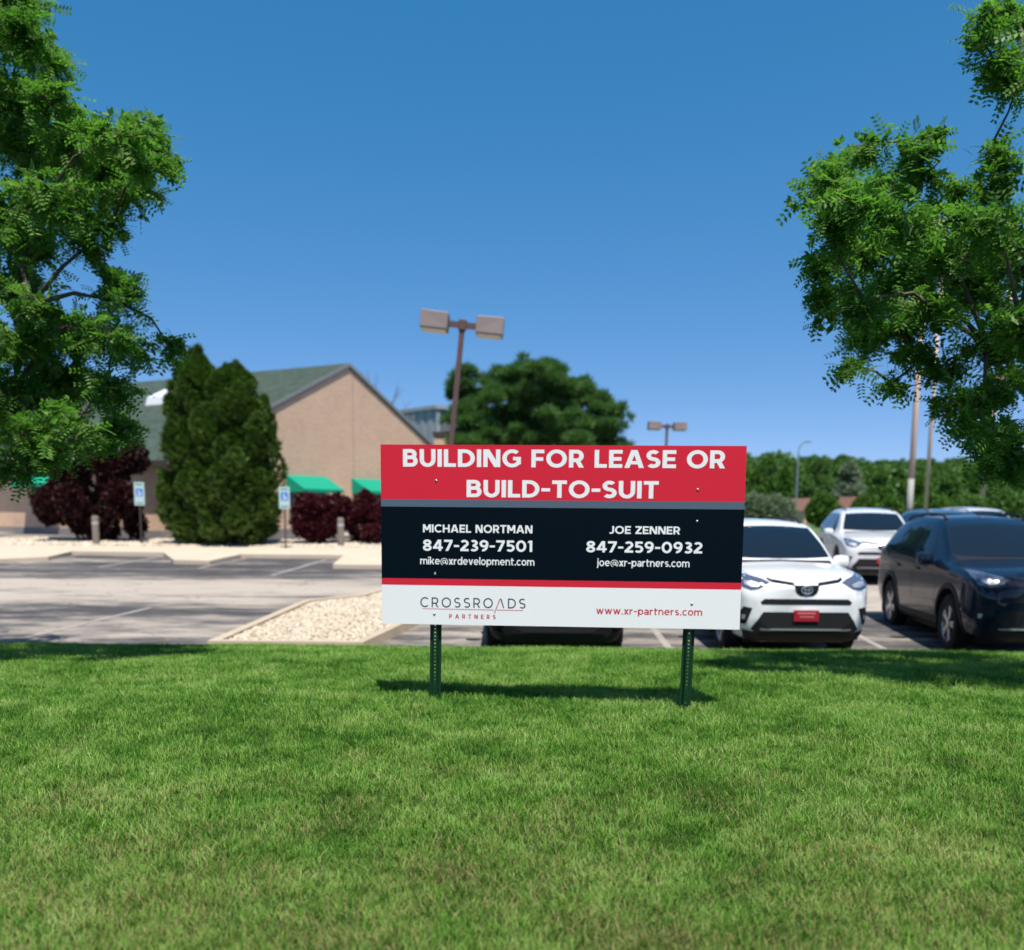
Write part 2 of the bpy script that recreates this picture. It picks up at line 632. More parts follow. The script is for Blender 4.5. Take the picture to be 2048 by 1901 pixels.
def tuft(k, nb, rad, hmin, hmax, wd):
    V, F = [], []
    rg = np.random.default_rng(100 + k)
    for _ in range(nb):
        a, r = rg.uniform(0, 6.283), rad * math.sqrt(rg.uniform())
        x, y = r * math.cos(a), r * math.sin(a)
        h = rg.uniform(hmin, hmax)
        ba = rg.uniform(0, 6.283)
        bend = h * rg.uniform(0.15, 0.95)
        wv = wd * rg.uniform(0.7, 1.25)
        px, py = -math.sin(ba) * wv / 2, math.cos(ba) * wv / 2
        tw = rg.uniform(-0.7, 0.7)
        i = len(V)
        for tt, ww in ((0, 1.0), (0.45, 0.9), (0.8, 0.6)):
            ox, oy = math.cos(ba + tw * tt) * bend * tt ** 2, math.sin(ba + tw * tt) * bend * tt ** 2
            z = h * (tt - 0.25 * tt * tt * bend / h) - (0.02 if tt == 0 else 0)
            V += [(x + ox - px * ww, y + oy - py * ww, z), (x + ox + px * ww, y + oy + py * ww, z)]
        V.append((x + math.cos(ba + tw) * bend, y + math.sin(ba + tw) * bend, h * (1 - 0.25 * bend / h)))
        F += [(i, i + 1, i + 3), (i, i + 3, i + 2), (i + 2, i + 3, i + 5), (i + 2, i + 5, i + 4), (i + 4, i + 5, i + 6)]
    me = mesh_np('grass_tuft', V, F)
    me.materials.append(M_GRASS)
    return bpy.data.objects.new('grass_tuft', me)


def scatter_lawn():
    P, S = [], []
    def band(y0, y1, dens, sc, margin):
        hw = 0.59 * y1 + margin
        nn = int((y1 - y0) * 2 * hw * dens)
        x = RNG.uniform(-hw, hw, nn)
        y = RNG.uniform(y0, y1, nn)
        keep = np.abs(x) < 0.59 * y + margin
        x, y = x[keep], y[keep]
        P.append(np.stack([x, y, zlawn(x, y) - 0.004], -1))
        S.append(sc * RNG.uniform(0.72, 1.25, len(x)))
    band(1.5, 3.4, 1500, 0.9, 1.5)
    band(3.4, 5.0, 1200, 0.95, 1.5)
    band(5.0, 7.0, 900, 1.0, 1.5)
    band(7.0, 9.0, 650, 1.12, 1.5)
    band(9.0, 11.66, 560, 1.2, 1.5)
    return np.concatenate(P), np.concatenate(S)


pts, scs = scatter_lawn()
grass = instancer('grass', pts, scs, [tuft(k, 17, 0.034, 0.024, 0.058, 0.0028) for k in range(8)], 0.16)
tag(grass, 'short mown green lawn grass with dry straw patches around the sign', 'grass', kind='stuff')


def stone(k):
    bm = bmesh.new()
    bmesh.ops.create_icosphere(bm, subdivisions=1, radius=0.03)
    rg = np.random.default_rng(k)
    for v in bm.verts:
        v.co *= rg.uniform(0.75, 1.2)
        v.co.z *= 0.65
    me = bpy.data.meshes.new('stone')
    bm.to_mesh(me)
    bm.free()
    me.materials.append(M_STONE)
    return bpy.data.objects.new('stone', me)


M_STONE = bpy.data.materials.new('white_landscape_stone')
M_STONE.use_nodes = True
t = M_STONE.node_tree
oi = t.nodes.new('ShaderNodeObjectInfo')
c = ramp(t, oi.outputs['Random'], [(0.0, (0.33, 0.25, 0.17)), (0.2, (0.46, 0.38, 0.28)), (0.7, (0.54, 0.47, 0.37)), (1.0, (0.60, 0.55, 0.46))])
t.links.new(c, t.nodes['Principled BSDF'].inputs['Base Color'])
t.nodes['Principled BSDF'].inputs['Roughness'].default_value = 0.85


def in_poly(x, y, poly):
    ins = np.zeros(len(x), bool)
    n = len(poly)
    for i in range(n):
        x1, y1 = poly[i]
        x2, y2 = poly[(i + 1) % n]
        c = ((y1 > y) != (y2 > y)) & (x < (x2 - x1) * (y - y1) / (y2 - y1 + 1e-12) + x1)
        ins ^= c
    return ins


PI_ = inset(ISL, 0.18)
x = RNG.uniform(-5, 1, 36000)
y = RNG.uniform(12, 22, 36000)
k = in_poly(x, y, PI_)
x, y = x[k], y[k]
pts = np.stack([x, y, np.array([zl(v) for v in y]) + 0.09], -1)
st = [stone(k) for k in range(6)]
o = instancer('landscape_stone', pts, RNG.uniform(0.5, 1.25, len(pts)), st, 0.6, seed=3)
tag(o, 'pale landscape stones filling the kerbed island beside the sign', 'gravel', kind='stuff')
x = RNG.uniform(-20, -1.8, 9000)
y = RNG.uniform(29.5, 33, 9000)
pts = np.stack([x, y, np.array([zl(v) for v in y]) + 0.095], -1)
o = instancer('landscape_stone', pts, RNG.uniform(1.0, 2.4, len(pts)), st, 0.6, seed=4)
tag(o, 'pale landscape stones in the planting bed along the building', 'gravel', kind='stuff')

# ------------------------------------------------------------------ the lease sign
class Glyphs:
    """Geometric sans letters drawn with constant-width strokes (cap height 1)."""

    def __init__(s, t):
        s.t = t
        s.q = []

    def quad(s, *p):
        s.q.append(list(p))

    def rect(s, x0, y0, x1, y1):
        s.quad((x0, y0), (x1, y0), (x1, y1), (x0, y1))

    def diag(s, xb, xt, y0, y1, w):
        s.quad((xb - w / 2, y0), (xb + w / 2, y0), (xt + w / 2, y1), (xt - w / 2, y1))

    def arc(s, cx, cy, rx, ry, a0, a1, n=None, t=None):
        h = (t or s.t) / 2
        n = n or max(5, int(abs(a1 - a0) / 11))
        P = []
        for i in range(n + 1):
            a = math.radians(a0 + (a1 - a0) * i / n)
            c, sn = math.cos(a), math.sin(a)
            nx_, ny_ = c / rx, sn / ry
            l = math.hypot(nx_, ny_)
            nx_, ny_ = nx_ / l, ny_ / l
            P.append(((cx + rx * c + nx_ * h, cy + ry * sn + ny_ * h), (cx + rx * c - nx_ * h, cy + ry * sn - ny_ * h)))
        for i in range(n):
            s.quad(P[i][1], P[i][0], P[i + 1][0], P[i + 1][1])

    def draw(s, ch):
        """Returns (quads, width)."""
        s.q = []
        t = s.t
        h = t / 2
        R_, D, A = s.rect, s.diag, s.arc
        dw = t * 1.12
        X = 0.74            # x-height
        if ch == ' ': return [], 0.30
        if ch == 'I': R_(0, 0, t, 1); w = t
        elif ch == 'B':
            w = 0.70; R_(0, 0, t, 1); m = 0.53
            R_(t, 1 - t, .38, 1); R_(t, m - h, .40, m + h); R_(t, 0, .42, t)
            ry = (1 - h - m) / 2; A(.38, m + ry, .65 - h - .38, ry, -90, 90)
            ry = (m - h) / 2; A(.42, h + ry, w - h - .42, ry, -90, 90)
        elif ch in 'RP':
            w = 0.70; R_(0, 0, t, 1); m = .41 if ch == 'R' else .37
            R_(t, 1 - t, .36, 1); R_(t, m - h, .36, m + h)
            ry = (1 - h - m) / 2; A(.36, m + ry, .68 - h - .36, ry, -90, 90)
            if ch == 'R': D(w - dw * .52, .36, 0, m + h * .6, dw)
        elif ch == 'D':
            w = 0.80; R_(0, 0, t, 1); R_(t, 1 - t, .32, 1); R_(t, 0, .32, t); A(.32, .5, w - h - .32, .5 - h, -90, 90)
        elif ch == 'U':
            w = 0.75; R_(0, .40, t, 1); R_(w - t, .40, w, 1); A(w / 2, .40, w / 2 - h, .40 - h + .012, 180, 360)
        elif ch == 'L': w = .57; R_(0, 0, t, 1); R_(t, 0, w, t)
        elif ch == 'N':
            w = .80; R_(0, 0, t, 1); R_(w - t, 0, w, 1); D(w - dw * .62, dw * .62, 0, 1, dw * 1.22)
        elif ch == 'G':
            w = .87; A(.46, .5, .46 - h, .5 - h + .012, 48, 318); R_(.50, .5 - t * .55, w, .5 + t * .42); R_(w - t, .17, w, .5)
        elif ch == 'F': w = .60; R_(0, 0, t, 1); R_(t, 1 - t, w, 1); R_(t, .5 - h - .03, w - .05, .5 + h - .03)
        elif ch == 'E': w = .62; R_(0, 0, t, 1); R_(t, 1 - t, w, 1); R_(t, .5 - h, w - .05, .5 + h); R_(t, 0, w, t)
        elif ch == 'O': w = .96; A(w / 2, .5, w / 2 - h, .5 - h + .012, 0, 360)
        elif ch == 'A':
            w = .90; D(dw / 2, w / 2 - dw * .12, 0, 1, dw); D(w - dw / 2, w / 2 + dw * .12, 0, 1, dw); R_(.2, .2, w - .2, .2 + t * .9)
        elif ch == 'S':
            w = .66; ry = (1 - t) / 4; rx = w / 2 - h
            A(w / 2, .5 + ry + .004, rx * .96, ry, 38, 270, 16); A(w / 2, .5 - ry - .004, rx, ry, 90, -142, 16)
        elif ch == 'T': w = .68; R_(0, 1 - t, w, 1); R_(w / 2 - h, 0, w / 2 + h, 1 - t)
        elif ch == 'M':
            w = .90; R_(0, 0, t, 1); R_(w - t, 0, w, 1); D(w / 2, dw * .55, .28, 1, dw * 1.1); D(w / 2, w - dw * .55, .28, 1, dw * 1.1)
        elif ch == 'C': w = .84; A(.48, .5, .48 - h, .5 - h + .012, 46, 314)
        elif ch == 'H': w = .78; R_(0, 0, t, 1); R_(w - t, 0, w, 1); R_(t, .5 - h, w - t, .5 + h)
        elif ch == 'J': w = .54; R_(w - t, .32, w, 1); A(w - h - .20, .32, .20, .32 - h + .012, 0, -140)
        elif ch == 'Z': w = .68; R_(0, 1 - t, w, 1); R_(0, 0, w, t); D(dw * .62, w - dw * .62, t * .9, 1 - t * .9, dw * 1.25)
        elif ch == '-': w = .40; R_(0, .36, w, .36 + t * .92)
        elif ch == '.': w = t * 1.15; R_(0, 0, w, w)
        elif ch == '8':
            w = .68; A(w / 2, .74, w / 2 - h - .025, .26 - h + .008, 0, 360); A(w / 2, .265, w / 2 - h, .265 - h + .016, 0, 360)
        elif ch == '4': w = .76; R_(.44, 0, .44 + t, 1); R_(0, .19, w, .19 + t * .95); D(dw * .48, .44 + dw * .25, .19 + t * .5, 1, dw * 1.05)
        elif ch == '7': w = .66; R_(0, 1 - t, w, 1); D(.10 + dw * .5, w - dw * .5, 0, 1 - t * .9, dw)
        elif ch == '2':
            w = .64; R_(0, 0, w, t); A(.31, .69, w - h - .31, .31 - h + .01, 150, -28); D(dw * .6, w - dw * .62, t * .8, .60, dw * 1.35)
        elif ch == '3':
            w = .64; A(.30, .745, .30 - h, .255 - h + .01, 140, -90); R_(.2, .5 - h, .32, .5 + h); A(.30, .265, w - h - .30, .265 - h + .012, 90, -140)
        elif ch == '9':
            w = .68; A(w / 2, .68, w / 2 - h, .32 - h + .012, 0, 360); A(.26, .62, w - h - .26, .62 - h, 5, -100)
        elif ch == '5':
            w = .66; R_(.06, 1 - t, w - .05, 1); R_(.06, .46, .06 + t, 1 - t * .5); A(.31, .32, w - h - .31, .32 - h + .012, 118, -142)
        elif ch == '0': w = .78; A(w / 2, .5, w / 2 - h, .5 - h + .012, 0, 360)
        elif ch == '1': w = .36; R_(w - t, 0, w, 1); D(.06 + dw * .2, w - t * .7, .80, 1, dw * 1.0)
        # lower case
        elif ch in 'oecdpa':
            w = .66; rx, ry = w / 2 - h, X / 2 - h + .012
            if ch == 'o': A(w / 2, X / 2, rx, ry, 0, 360)
            elif ch == 'c': w = .58; A(.33, X / 2, .33 - h, ry, 46, 314)
            elif ch == 'e': A(w / 2, X / 2, rx, ry, 0, 318); R_(t * .6, X / 2 - t * .38, w - h * .5, X / 2 + t * .38)
            elif ch == 'd': A(.31, X / 2, .31 - h, ry, 0, 360); R_(w - t, 0, w, 1.04)
            elif ch == 'p': A(w - .31, X / 2, .31 - h, ry, 0, 360); R_(0, -.24, t, X)
            elif ch == 'a':
                w = .58; R_(w - t, 0, w, .50); A(w / 2 - .02, .50, w / 2 - h + .02, X - .50 - h, 0, 140); A(.27, .22, .27 - h, .22 - h + .01, 0, 360); R_(.27, .44 - t * .8, w - h, .44)
        elif ch in 'nmr':
            R_(0, 0, t, X)
            if ch == 'r': w = .42; A(.40, .36, .40 - h, X - .36 - h, 92, 175)
            elif ch == 'n': w = .62; A(w / 2, .40, w / 2 - h, X - .40 - h, 0, 180); R_(w - t, 0, w, .40)
            else:
                w = .98; A(.245 + t * .25, .42, .245 - h + t * .25, X - .42 - h, 0, 180); A(w - .245 - t * .25, .42, .245 - h + t * .25, X - .42 - h, 0, 180)
                R_(w / 2 - h, 0, w / 2 + h, .42); R_(w - t, 0, w, .42)
        elif ch == 'i': w = t * 1.1; R_(0, 0, t, X); R_(-.01, .86, t + .01, .86 + t)
        elif ch == 'j': w = t * 1.1; R_(0, -.05, t, X); R_(-.01, .86, t + .01, .86 + t); A(-.05, -.06, .05 + h, .12, 0, -90)
        elif ch == 'l': w = t; R_(0, 0, t, 1.04)
        elif ch == 'k': w = .60; R_(0, 0, t, 1.04); D(t * 1.1, w - dw * .6, .26, X, dw * 1.15); D(w - dw * .55, dw * 1.45, 0, .46, dw * 1.1)
        elif ch == 'x': w = .60; D(dw * .55, w - dw * .55, 0, X, dw * 1.15); D(w - dw * .55, dw * .55, 0, X, dw * 1.15)
        elif ch == 'v': w = .62; D(w / 2, dw * .5, 0, X, dw); D(w / 2, w - dw * .5, 0, X, dw)
        elif ch == 'w':
            w = .94; D(.28, dw * .5, 0, X, dw * .95); D(.28, w / 2, 0, X, dw * .95); D(w - .28, w / 2, 0, X, dw * .95); D(w - .28, w - dw * .5, 0, X, dw * .95)
        elif ch == 't': w = .44; R_(.08, .2, .08 + t, .94); R_(0, X - t, w, X); A(.08 + h + .13, .18, .13, .18 - h + .01, 180, 285)
        elif ch == 's':
            w = .52; ry = (X - t) / 4; rx = w / 2 - h
            A(w / 2, X / 2 + ry, rx * .95, ry, 40, 270, 12); A(w / 2, X / 2 - ry, rx, ry, 90, -140, 12)
        elif ch == '@':
            w = 1.04; tt = t * .55; A(w / 2, .36, w / 2 - tt / 2, .50 - tt / 2, -55, 292 - 45, 26, tt)
            A(w / 2 - .03, .37, .19, .20, 0, 360, 16, tt * 1.2); R_(.69, .16, .69 + tt * 1.1, .58); A(.80, .24, .12, .10, 190, 330, 8, tt)
        else: w = .3
        return s.q, w


def lettering(txt, x0, x1, base, cap, t, m, parent, depth=-0.0016, spacing=0.14, only=None, tight=0.115):
    """One line of raised vinyl letters between x0 and x1 (board metres)."""
    G = Glyphs(t)
    items = [(ch,) + G.draw(ch) for ch in txt]
    items = [(c, [list(map(tuple, q)) for q in qs], w_) for c, qs, w_ in items]
    nat = sum(i[2] for i in items) * cap
    gap = (x1 - x0 - nat) / (len(items) - 1)
    sx = 1.0
    lo, hi = 0.065 * cap, tight * cap
    if spacing == 'wide':
        pass
    elif not lo <= gap <= hi:
        g = min(max(gap, lo), hi)
        sx = (x1 - x0 - g * (len(items) - 1)) / nat
        gap = g
    x = x0
    V, F = [], []
    k = 0
    pos = {}
    for i, (c, qs, wd) in enumerate(items):
        pos[i] = (x, wd * cap * sx)
        if only is None or only(i):
            for q in qs:
                k += 1
                b = len(V)
                V += [(x + p[0] * cap * sx, depth - 0.000012 * (k % 40), base + p[1] * cap) for p in q]
                F.append((b, b + 1, b + 2, b + 3))
            if V:
                link('letter' if c not in '-.@0123456789' else ('digit' if c.isdigit() else 'punctuation_mark'), mesh_np('letter', V, F), parent, m)
                V, F = [], []
        x += wd * cap * sx + gap
    return None, pos


M_RED = mat('sign_red_vinyl', (0.60, 0.020, 0.040), 0.45, spec=0.15, var=0.05, scale=1.6)
M_GREYV = mat('sign_grey_vinyl', (0.075, 0.11, 0.15), 0.4)
M_NAVY = mat('sign_black_vinyl', (0.0012, 0.005, 0.009), 0.5, spec=0.06)
M_WHITEV = mat('sign_white_vinyl', (0.80, 0.80, 0.78), 0.4, var=0.03, scale=1.8)
M_INK = mat('sign_dark_ink', (0.03, 0.035, 0.06), 0.5)
M_REDINK = mat('sign_red_ink', (0.52, 0.03, 0.05), 0.5)
M_PLY = mat('board_edge', (0.62, 0.60, 0.55), 0.7)
M_POST = mat('green_post_paint', (0.005, 0.036, 0.012), 0.45, spec=0.3, var=0.25, scale=9)
M_STEEL = mat('screw_steel', (0.6, 0.6, 0.6), 0.3, 1.0)

yawS = math.atan2(6.02 - 6.18, 1.53 + 0.905)
sign = empty('lease_sign', (-0.899, 6.18, 0.0), yawS)
tag(sign, 'red, black and white lease sign board on two green posts in the lawn', 'sign')
ZB = 0.542
mb = MB().box((0, 0, ZB), (2.44, 0.014, ZB + 1.22))
board = mb.build('board', M_PLY, sign)


def band(name, z0, z1, m):
    """Printed colour field: thin vinyl on the face of the board."""
    return MB().box((0.0, -0.0012, ZB + z0), (2.44, -0.0002, ZB + z1)).build(name, m, board)


band('red_panel', 0.8535, 1.22, M_RED)
band('grey_stripe', 0.8045, 0.8535, M_GREYV)
band('black_panel', 0.316, 0.8045, M_NAVY)
band('red_stripe', 0.270, 0.316, M_RED)
band('white_panel', 0.0, 0.270, M_WHITEV)


def L(txt, x0, x1, y, cap, t, m, **k):
    return lettering(txt, x0, x1, ZB + y, cap, t, m, board, **k)


L('BUILDING FOR LEASE OR', 0.153, 2.304, 1.073, 0.117, 0.205, M_WHITEV)
L('BUILD-TO-SUIT', 0.586, 1.872, 0.872, 0.115, 0.205, M_WHITEV)
L('MICHAEL NORTMAN', 0.288, 1.034, 0.632, 0.054, 0.19, M_WHITEV)
L('847-239-7501', 0.287, 1.034, 0.507, 0.076, 0.195, M_WHITEV)
L('mike@xrdevelopment.com', 0.268, 1.05, 0.414, 0.051, 0.150, M_WHITEV)
L('JOE ZENNER', 1.549, 2.022, 0.6355, 0.052, 0.19, M_WHITEV)
L('847-259-0932', 1.399, 2.173, 0.510, 0.075, 0.195, M_WHITEV)
L('joe@xr-partners.com', 1.476, 2.092, 0.417, 0.051, 0.150, M_WHITEV)
L('www.xr-partners.com', 1.474, 2.187, 0.090, 0.050, 0.15, M_REDINK)
o, pos = L('CROSSROADS', 0.268, 0.993, 0.1195, 0.068, 0.125, M_INK, spacing='wide', only=lambda i: i != 7)
ax, aw = pos[7]
zb = ZB + 0.1195
MB().add([(ax + aw - 0.012, -0.0016, zb), (ax + aw - 0.004, -0.0016, zb), (ax + aw / 2 + 0.007, -0.0016, zb + 0.066), (ax + aw / 2, -0.0016, zb + 0.060)], [(0, 1, 2, 3)]).build('letter', M_INK, board)
MB().add([(0.777, -0.0017, ZB + 0.084), (0.783, -0.0017, ZB + 0.084), (0.823, -0.0017, ZB + 0.187), (0.816, -0.0017, ZB + 0.187)], [(0, 1, 2, 3)]) \
    .add([(0.281, -0.0016, ZB + 0.1065), (0.778, -0.0016, ZB + 0.1040), (0.778, -0.0016, ZB + 0.1085), (0.281, -0.0016, ZB + 0.1100)], [(0, 1, 2, 3)]) \
    .add([(0.796, -0.0016, ZB + 0.1040), (0.975, -0.0016, ZB + 0.1040), (0.978, -0.0016, ZB + 0.1080), (0.796, -0.0016, ZB + 0.1085)], [(0, 1, 2, 3)]).build('logo_rule', M_REDINK, board)
L('PARTNERS', 0.467, 0.789, 0.0435, 0.030, 0.20, M_REDINK, spacing='wide')

for sx_, sz_ in ((0.379, 0.981), (2.130, 0.933), (2.133, 0.724), (0.370, 0.348), (2.116, 0.170), (0.365, 0.073)):
    mb = MB()
    for r0, yy in ((0.0095, -0.0022), (0.0085, -0.005), (0.004, -0.0065)):
        pass
    ring = []
    v, f = [], []
    for r0, yy in ((0.0095, -0.0015), (0.0095, -0.003), (0.0065, -0.0055), (0.002, -0.0065)):
        for k in range(10):
            a = k * 0.6283
            v.append((sx_ + r0 * math.cos(a), yy, ZB + sz_ + r0 * math.sin(a)))
    for r_ in range(3):
        for k in range(10):
            f.append((r_ * 10 + k, r_ * 10 + (k + 1) % 10, (r_ + 1) * 10 + (k + 1) % 10, (r_ + 1) * 10 + k))
    f.append(tuple(range(30, 40)))
    mb.add(v, f).build('screw', M_STEEL, board, smooth=True)


def channel_post(name, x0, z0, z1, lean):
    """Perforated U-channel steel post (hat section) behind the board."""
    mb = MB()
    W2, wb, dp, tk = 0.040, 0.014, 0.030, 0.004
    # section from left lip to right lip, open side towards the back
    prof = [(-W2, dp), (-W2 + 0.016, dp), (-wb, 0.0), (wb, 0.0), (W2 - 0.016, dp), (W2, dp)]
    # lips and slanted webs as plates with thickness; the front web is a ladder of rungs so that the holes are real
    Y0 = 0.016

    def plate(a, b):
        (xa, ya), (xb, yb) = a, b
        nxx, nyy = -(yb - ya), (xb - xa)
        l = math.hypot(nxx, nyy)
        nxx, nyy = nxx / l * tk, nyy / l * tk
        q = [(xa, ya), (xb, yb), (xb + nxx, yb + nyy), (xa + nxx, ya + nyy)]
        v = [(x, Y0 + y, z0) for x, y in q] + [(x, Y0 + y, z1) for x, y in q]
        mb.add(v, [(0, 1, 5, 4), (1, 2, 6, 5), (2, 3, 7, 6), (3, 0, 4, 7), (4, 5, 6, 7), (3, 2, 1, 0)])
    plate(prof[0], prof[1]); plate(prof[1], prof[2]); plate(prof[3], prof[4]); plate(prof[4], prof[5])
    hr = 0.0048
    mb.box((-wb, Y0 - 0.0002, z0), (-hr, Y0 + tk, z1))
    mb.box((hr, Y0 - 0.0002, z0), (wb, Y0 + tk, z1))
    z = z0
    while z < z1:
        mb.box((-hr, Y0, z), (hr, Y0 + tk - 0.0002, min(z + 0.0254 - 2 * hr, z1)))
        z += 0.0254
    o = mb.build(name, M_POST, sign)
    o.location = (x0, 0, 0)
    o.rotation_euler = (0, lean, 0)
    return o


channel_post('post', 0.362, -0.35, ZB + 1.16, 0.012)
channel_post('post', 2.098, -0.35, ZB + 1.10, 0.020)

# ------------------------------------------------------------------ the brick building
ALPHA = R(61)
RP = at(697, 727, 42.0)


def m_brick():
    m = bpy.data.materials.new('tan_brick')
    m.use_nodes = True
    t = m.node_tree
    b = t.nodes['Principled BSDF']
    tc = t.nodes.new('ShaderNodeTexCoord')
    sp = t.nodes.new('ShaderNodeSeparateXYZ')
    t.links.new(tc.outputs['Object'], sp.inputs[0])
    cb = t.nodes.new('ShaderNodeCombineXYZ')
    t.links.new(math_(t, 'ADD', sp.outputs[0], sp.outputs[1]), cb.inputs[0])
    t.links.new(sp.outputs[2], cb.inputs[1])
    br = t.nodes.new('ShaderNodeTexBrick')
    br.inputs['Color1'].default_value = (0.66, 0.43, 0.29, 1)
    br.inputs['Color2'].default_value = (0.58, 0.375, 0.25, 1)
    br.inputs['Mortar'].default_value = (0.55, 0.44, 0.34, 1)
    br.inputs['Scale'].default_value = 1.0
    br.inputs['Brick Width'].default_value = 0.3
    br.inputs['Row Height'].default_value = 0.1
    br.inputs['Mortar Size'].default_value = 0.008
    t.links.new(cb.outputs[0], br.inputs['Vector'])
    n = noise(t, tc.outputs['Object'], 0.7, 6, 0.7)
    c = mixc(t, 0.2, br.outputs[0], ramp(t, n, [(0.3, (0.3,) * 3), (0.7, (0.75,) * 3)]), 'OVERLAY')
    t.links.new(c, b.inputs['Base Color'])
    b.inputs['Roughness'].default_value = 0.9
    bp = t.nodes.new('ShaderNodeBump')
    bp.inputs['Strength'].default_value = 0.4
    bp.inputs['Distance'].default_value = 0.01
    bp.invert = True
    t.links.new(br.outputs['Fac'], bp.inputs['Height'])
    t.links.new(bp.outputs[0], b.inputs['Normal'])
    return m


def m_shingle():
    m = bpy.data.materials.new('green_shingle')
    m.use_nodes = True
    t = m.node_tree
    b = t.nodes['Principled BSDF']
    tc = t.nodes.new('ShaderNodeTexCoord')
    mp = t.nodes.new('ShaderNodeMapping')
    mp.inputs['Rotation'].default_value = (0, 0, R(90))
    t.links.new(tc.outputs['Object'], mp.inputs['Vector'])
    br = t.nodes.new('ShaderNodeTexBrick')
    br.inputs['Color1'].default_value = (0.036, 0.055, 0.043, 1)
    br.inputs['Color2'].default_value = (0.058, 0.084, 0.066, 1)
    br.inputs['Mortar'].default_value = (0.035, 0.05, 0.04, 1)
    br.inputs['Scale'].default_value = 1.0
    br.inputs['Brick Width'].default_value = 0.3
    br.inputs['Row Height'].default_value = 0.16
    br.inputs['Mortar Size'].default_value = 0.012
    t.links.new(mp.outputs[0], br.inputs['Vector'])
    n = noise(t, tc.outputs['Object'], 6, 4, 0.7)
    c = mixc(t, 0.5, br.outputs[0], ramp(t, n, [(0.3, (0.25,) * 3), (0.7, (0.8,) * 3)]), 'OVERLAY')
    t.links.new(c, b.inputs['Base Color'])
    b.inputs['Roughness'].default_value = 0.95
    b.inputs['Specular IOR Level'].default_value = 0.2
    return m


M_BRICK = m_brick()
M_SHING = m_shingle()
M_TRIM = mat('grey_trim', (0.20, 0.21, 0.21), 0.6, var=0.15)
M_FASC = mat('dark_fascia', (0.05, 0.04, 0.035), 0.6)
M_PLINTH = mat('grey_plinth', (0.22, 0.20, 0.19), 0.9, var=0.2)
M_AWN = mat('green_awning_canvas', (0.006, 0.27, 0.165), 0.75, spec=0.2, var=0.08, scale=2)
M_GLASS = mat('dark_window_glass', (0.015, 0.02, 0.025), 0.05, spec=0.6)
M_FRAME = mat('bronze_window_frame', (0.06, 0.05, 0.045), 0.5)
M_SKYL = mat('white_skylight', (0.75, 0.76, 0.78), 0.35)

bld = empty('brick_building', (RP.x, RP.y, 0.08), ALPHA)
tag(bld, 'tan brick gabled building with green shingle roof and green awnings', 'building')
HR = RP.z - 0.08          # ridge height above the building base
TS = 0.47                 # roof slope
HW = 9.9                  # half width of the gable
LEN = 26.0
ze = HR - HW * TS
mb = MB()
v = [(-HW, 0, 0), (HW, 0, 0), (HW, 0, ze - .22), (0, 0, HR - .22), (-HW, 0, ze - .22)]
v += [(x, LEN, z) for x, _, z in v]
mb.add(v, [(0, 1, 2, 3, 4), (9, 8, 7, 6, 5), (0, 4, 9, 5), (1, 6, 7, 2)])
wall = mb.build('wall', M_BRICK, bld)


def roof_side(s):
    ov, oe, th = 0.05, 0.42, 0.20
    x1 = HW + oe
    z1 = HR - x1 * TS
    mb = MB()
    v = [(0, -ov, HR), (s * x1, -ov, z1), (s * x1, LEN + ov, z1), (0, LEN + ov, HR)]
    v += [(x, y, z - th) for x, y, z in v]
    mb.add(v, [(0, 1, 2, 3), (4, 7, 6, 5), (0, 4, 5, 1), (1, 5, 6, 2), (2, 6, 7, 3)])
    rf = mb.build('roof', M_SHING, bld)
    # rake board and gutter
    mb = MB()
    v = [(0, -ov - .03, HR + .015), (s * (x1 + .02), -ov - .03, z1 + .005), (s * (x1 + .02), -ov - .03, z1 - .15), (0, -ov - .03, HR - .16)]
    v += [(x, -ov - .002, z) for x, y, z in v]
    mb.add(v, [(0, 1, 2, 3), (0, 4, 5, 1), (1, 5, 6, 2), (2, 6, 7, 3)])
    mb.build('rake_board', M_TRIM, rf)
    mb = MB().box((min(s * (x1 + .003), s * (x1 + .12)), -ov, z1 - .20), (max(s * (x1 + .003), s * (x1 + .12)), LEN, z1 - .01))
    mb.build('gutter', M_FASC, rf)
    return rf


rf_front = roof_side(-1)
roof_side(1)
mb = MB().box((-HW - .03, -.03, 0), (HW + .03, -.003, 0.32)).box((-HW - .03, -.03, 0), (-HW - .003, LEN, 0.32))
mb.build('plinth', M_PLINTH, bld)
MB().box((.26, -.006, .33), (.285, -.002, HR - .5)).build('control_joint', M_PLINTH, bld)


def bl(px, py, plane):
    """Photo pixel to building-local coordinates on a wall plane ('gable' y=0, 'eave' x=-HW) or the front roof."""
    d = fw + rt * ((px - 1024) / FPX) + upv * ((950.5 - py) / FPX + SHIFT * 2048 / FPX)
    Mi = (Matrix.Translation((RP.x, RP.y, 0.08)) @ Matrix.Rotation(ALPHA, 4, 'Z')).inverted()
    o_, q = Mi @ Vector((0, 0, CAM_Z)), Mi.to_3x3() @ d
    if plane == 'gable': k = -o_.y / q.y
    elif plane == 'eave': k = (-HW - o_.x) / q.x
    else:  # z = HR + TS*x
        k = (HR + TS * o_.x - o_.z) / (q.z - TS * q.x)
    return o_ + q * k


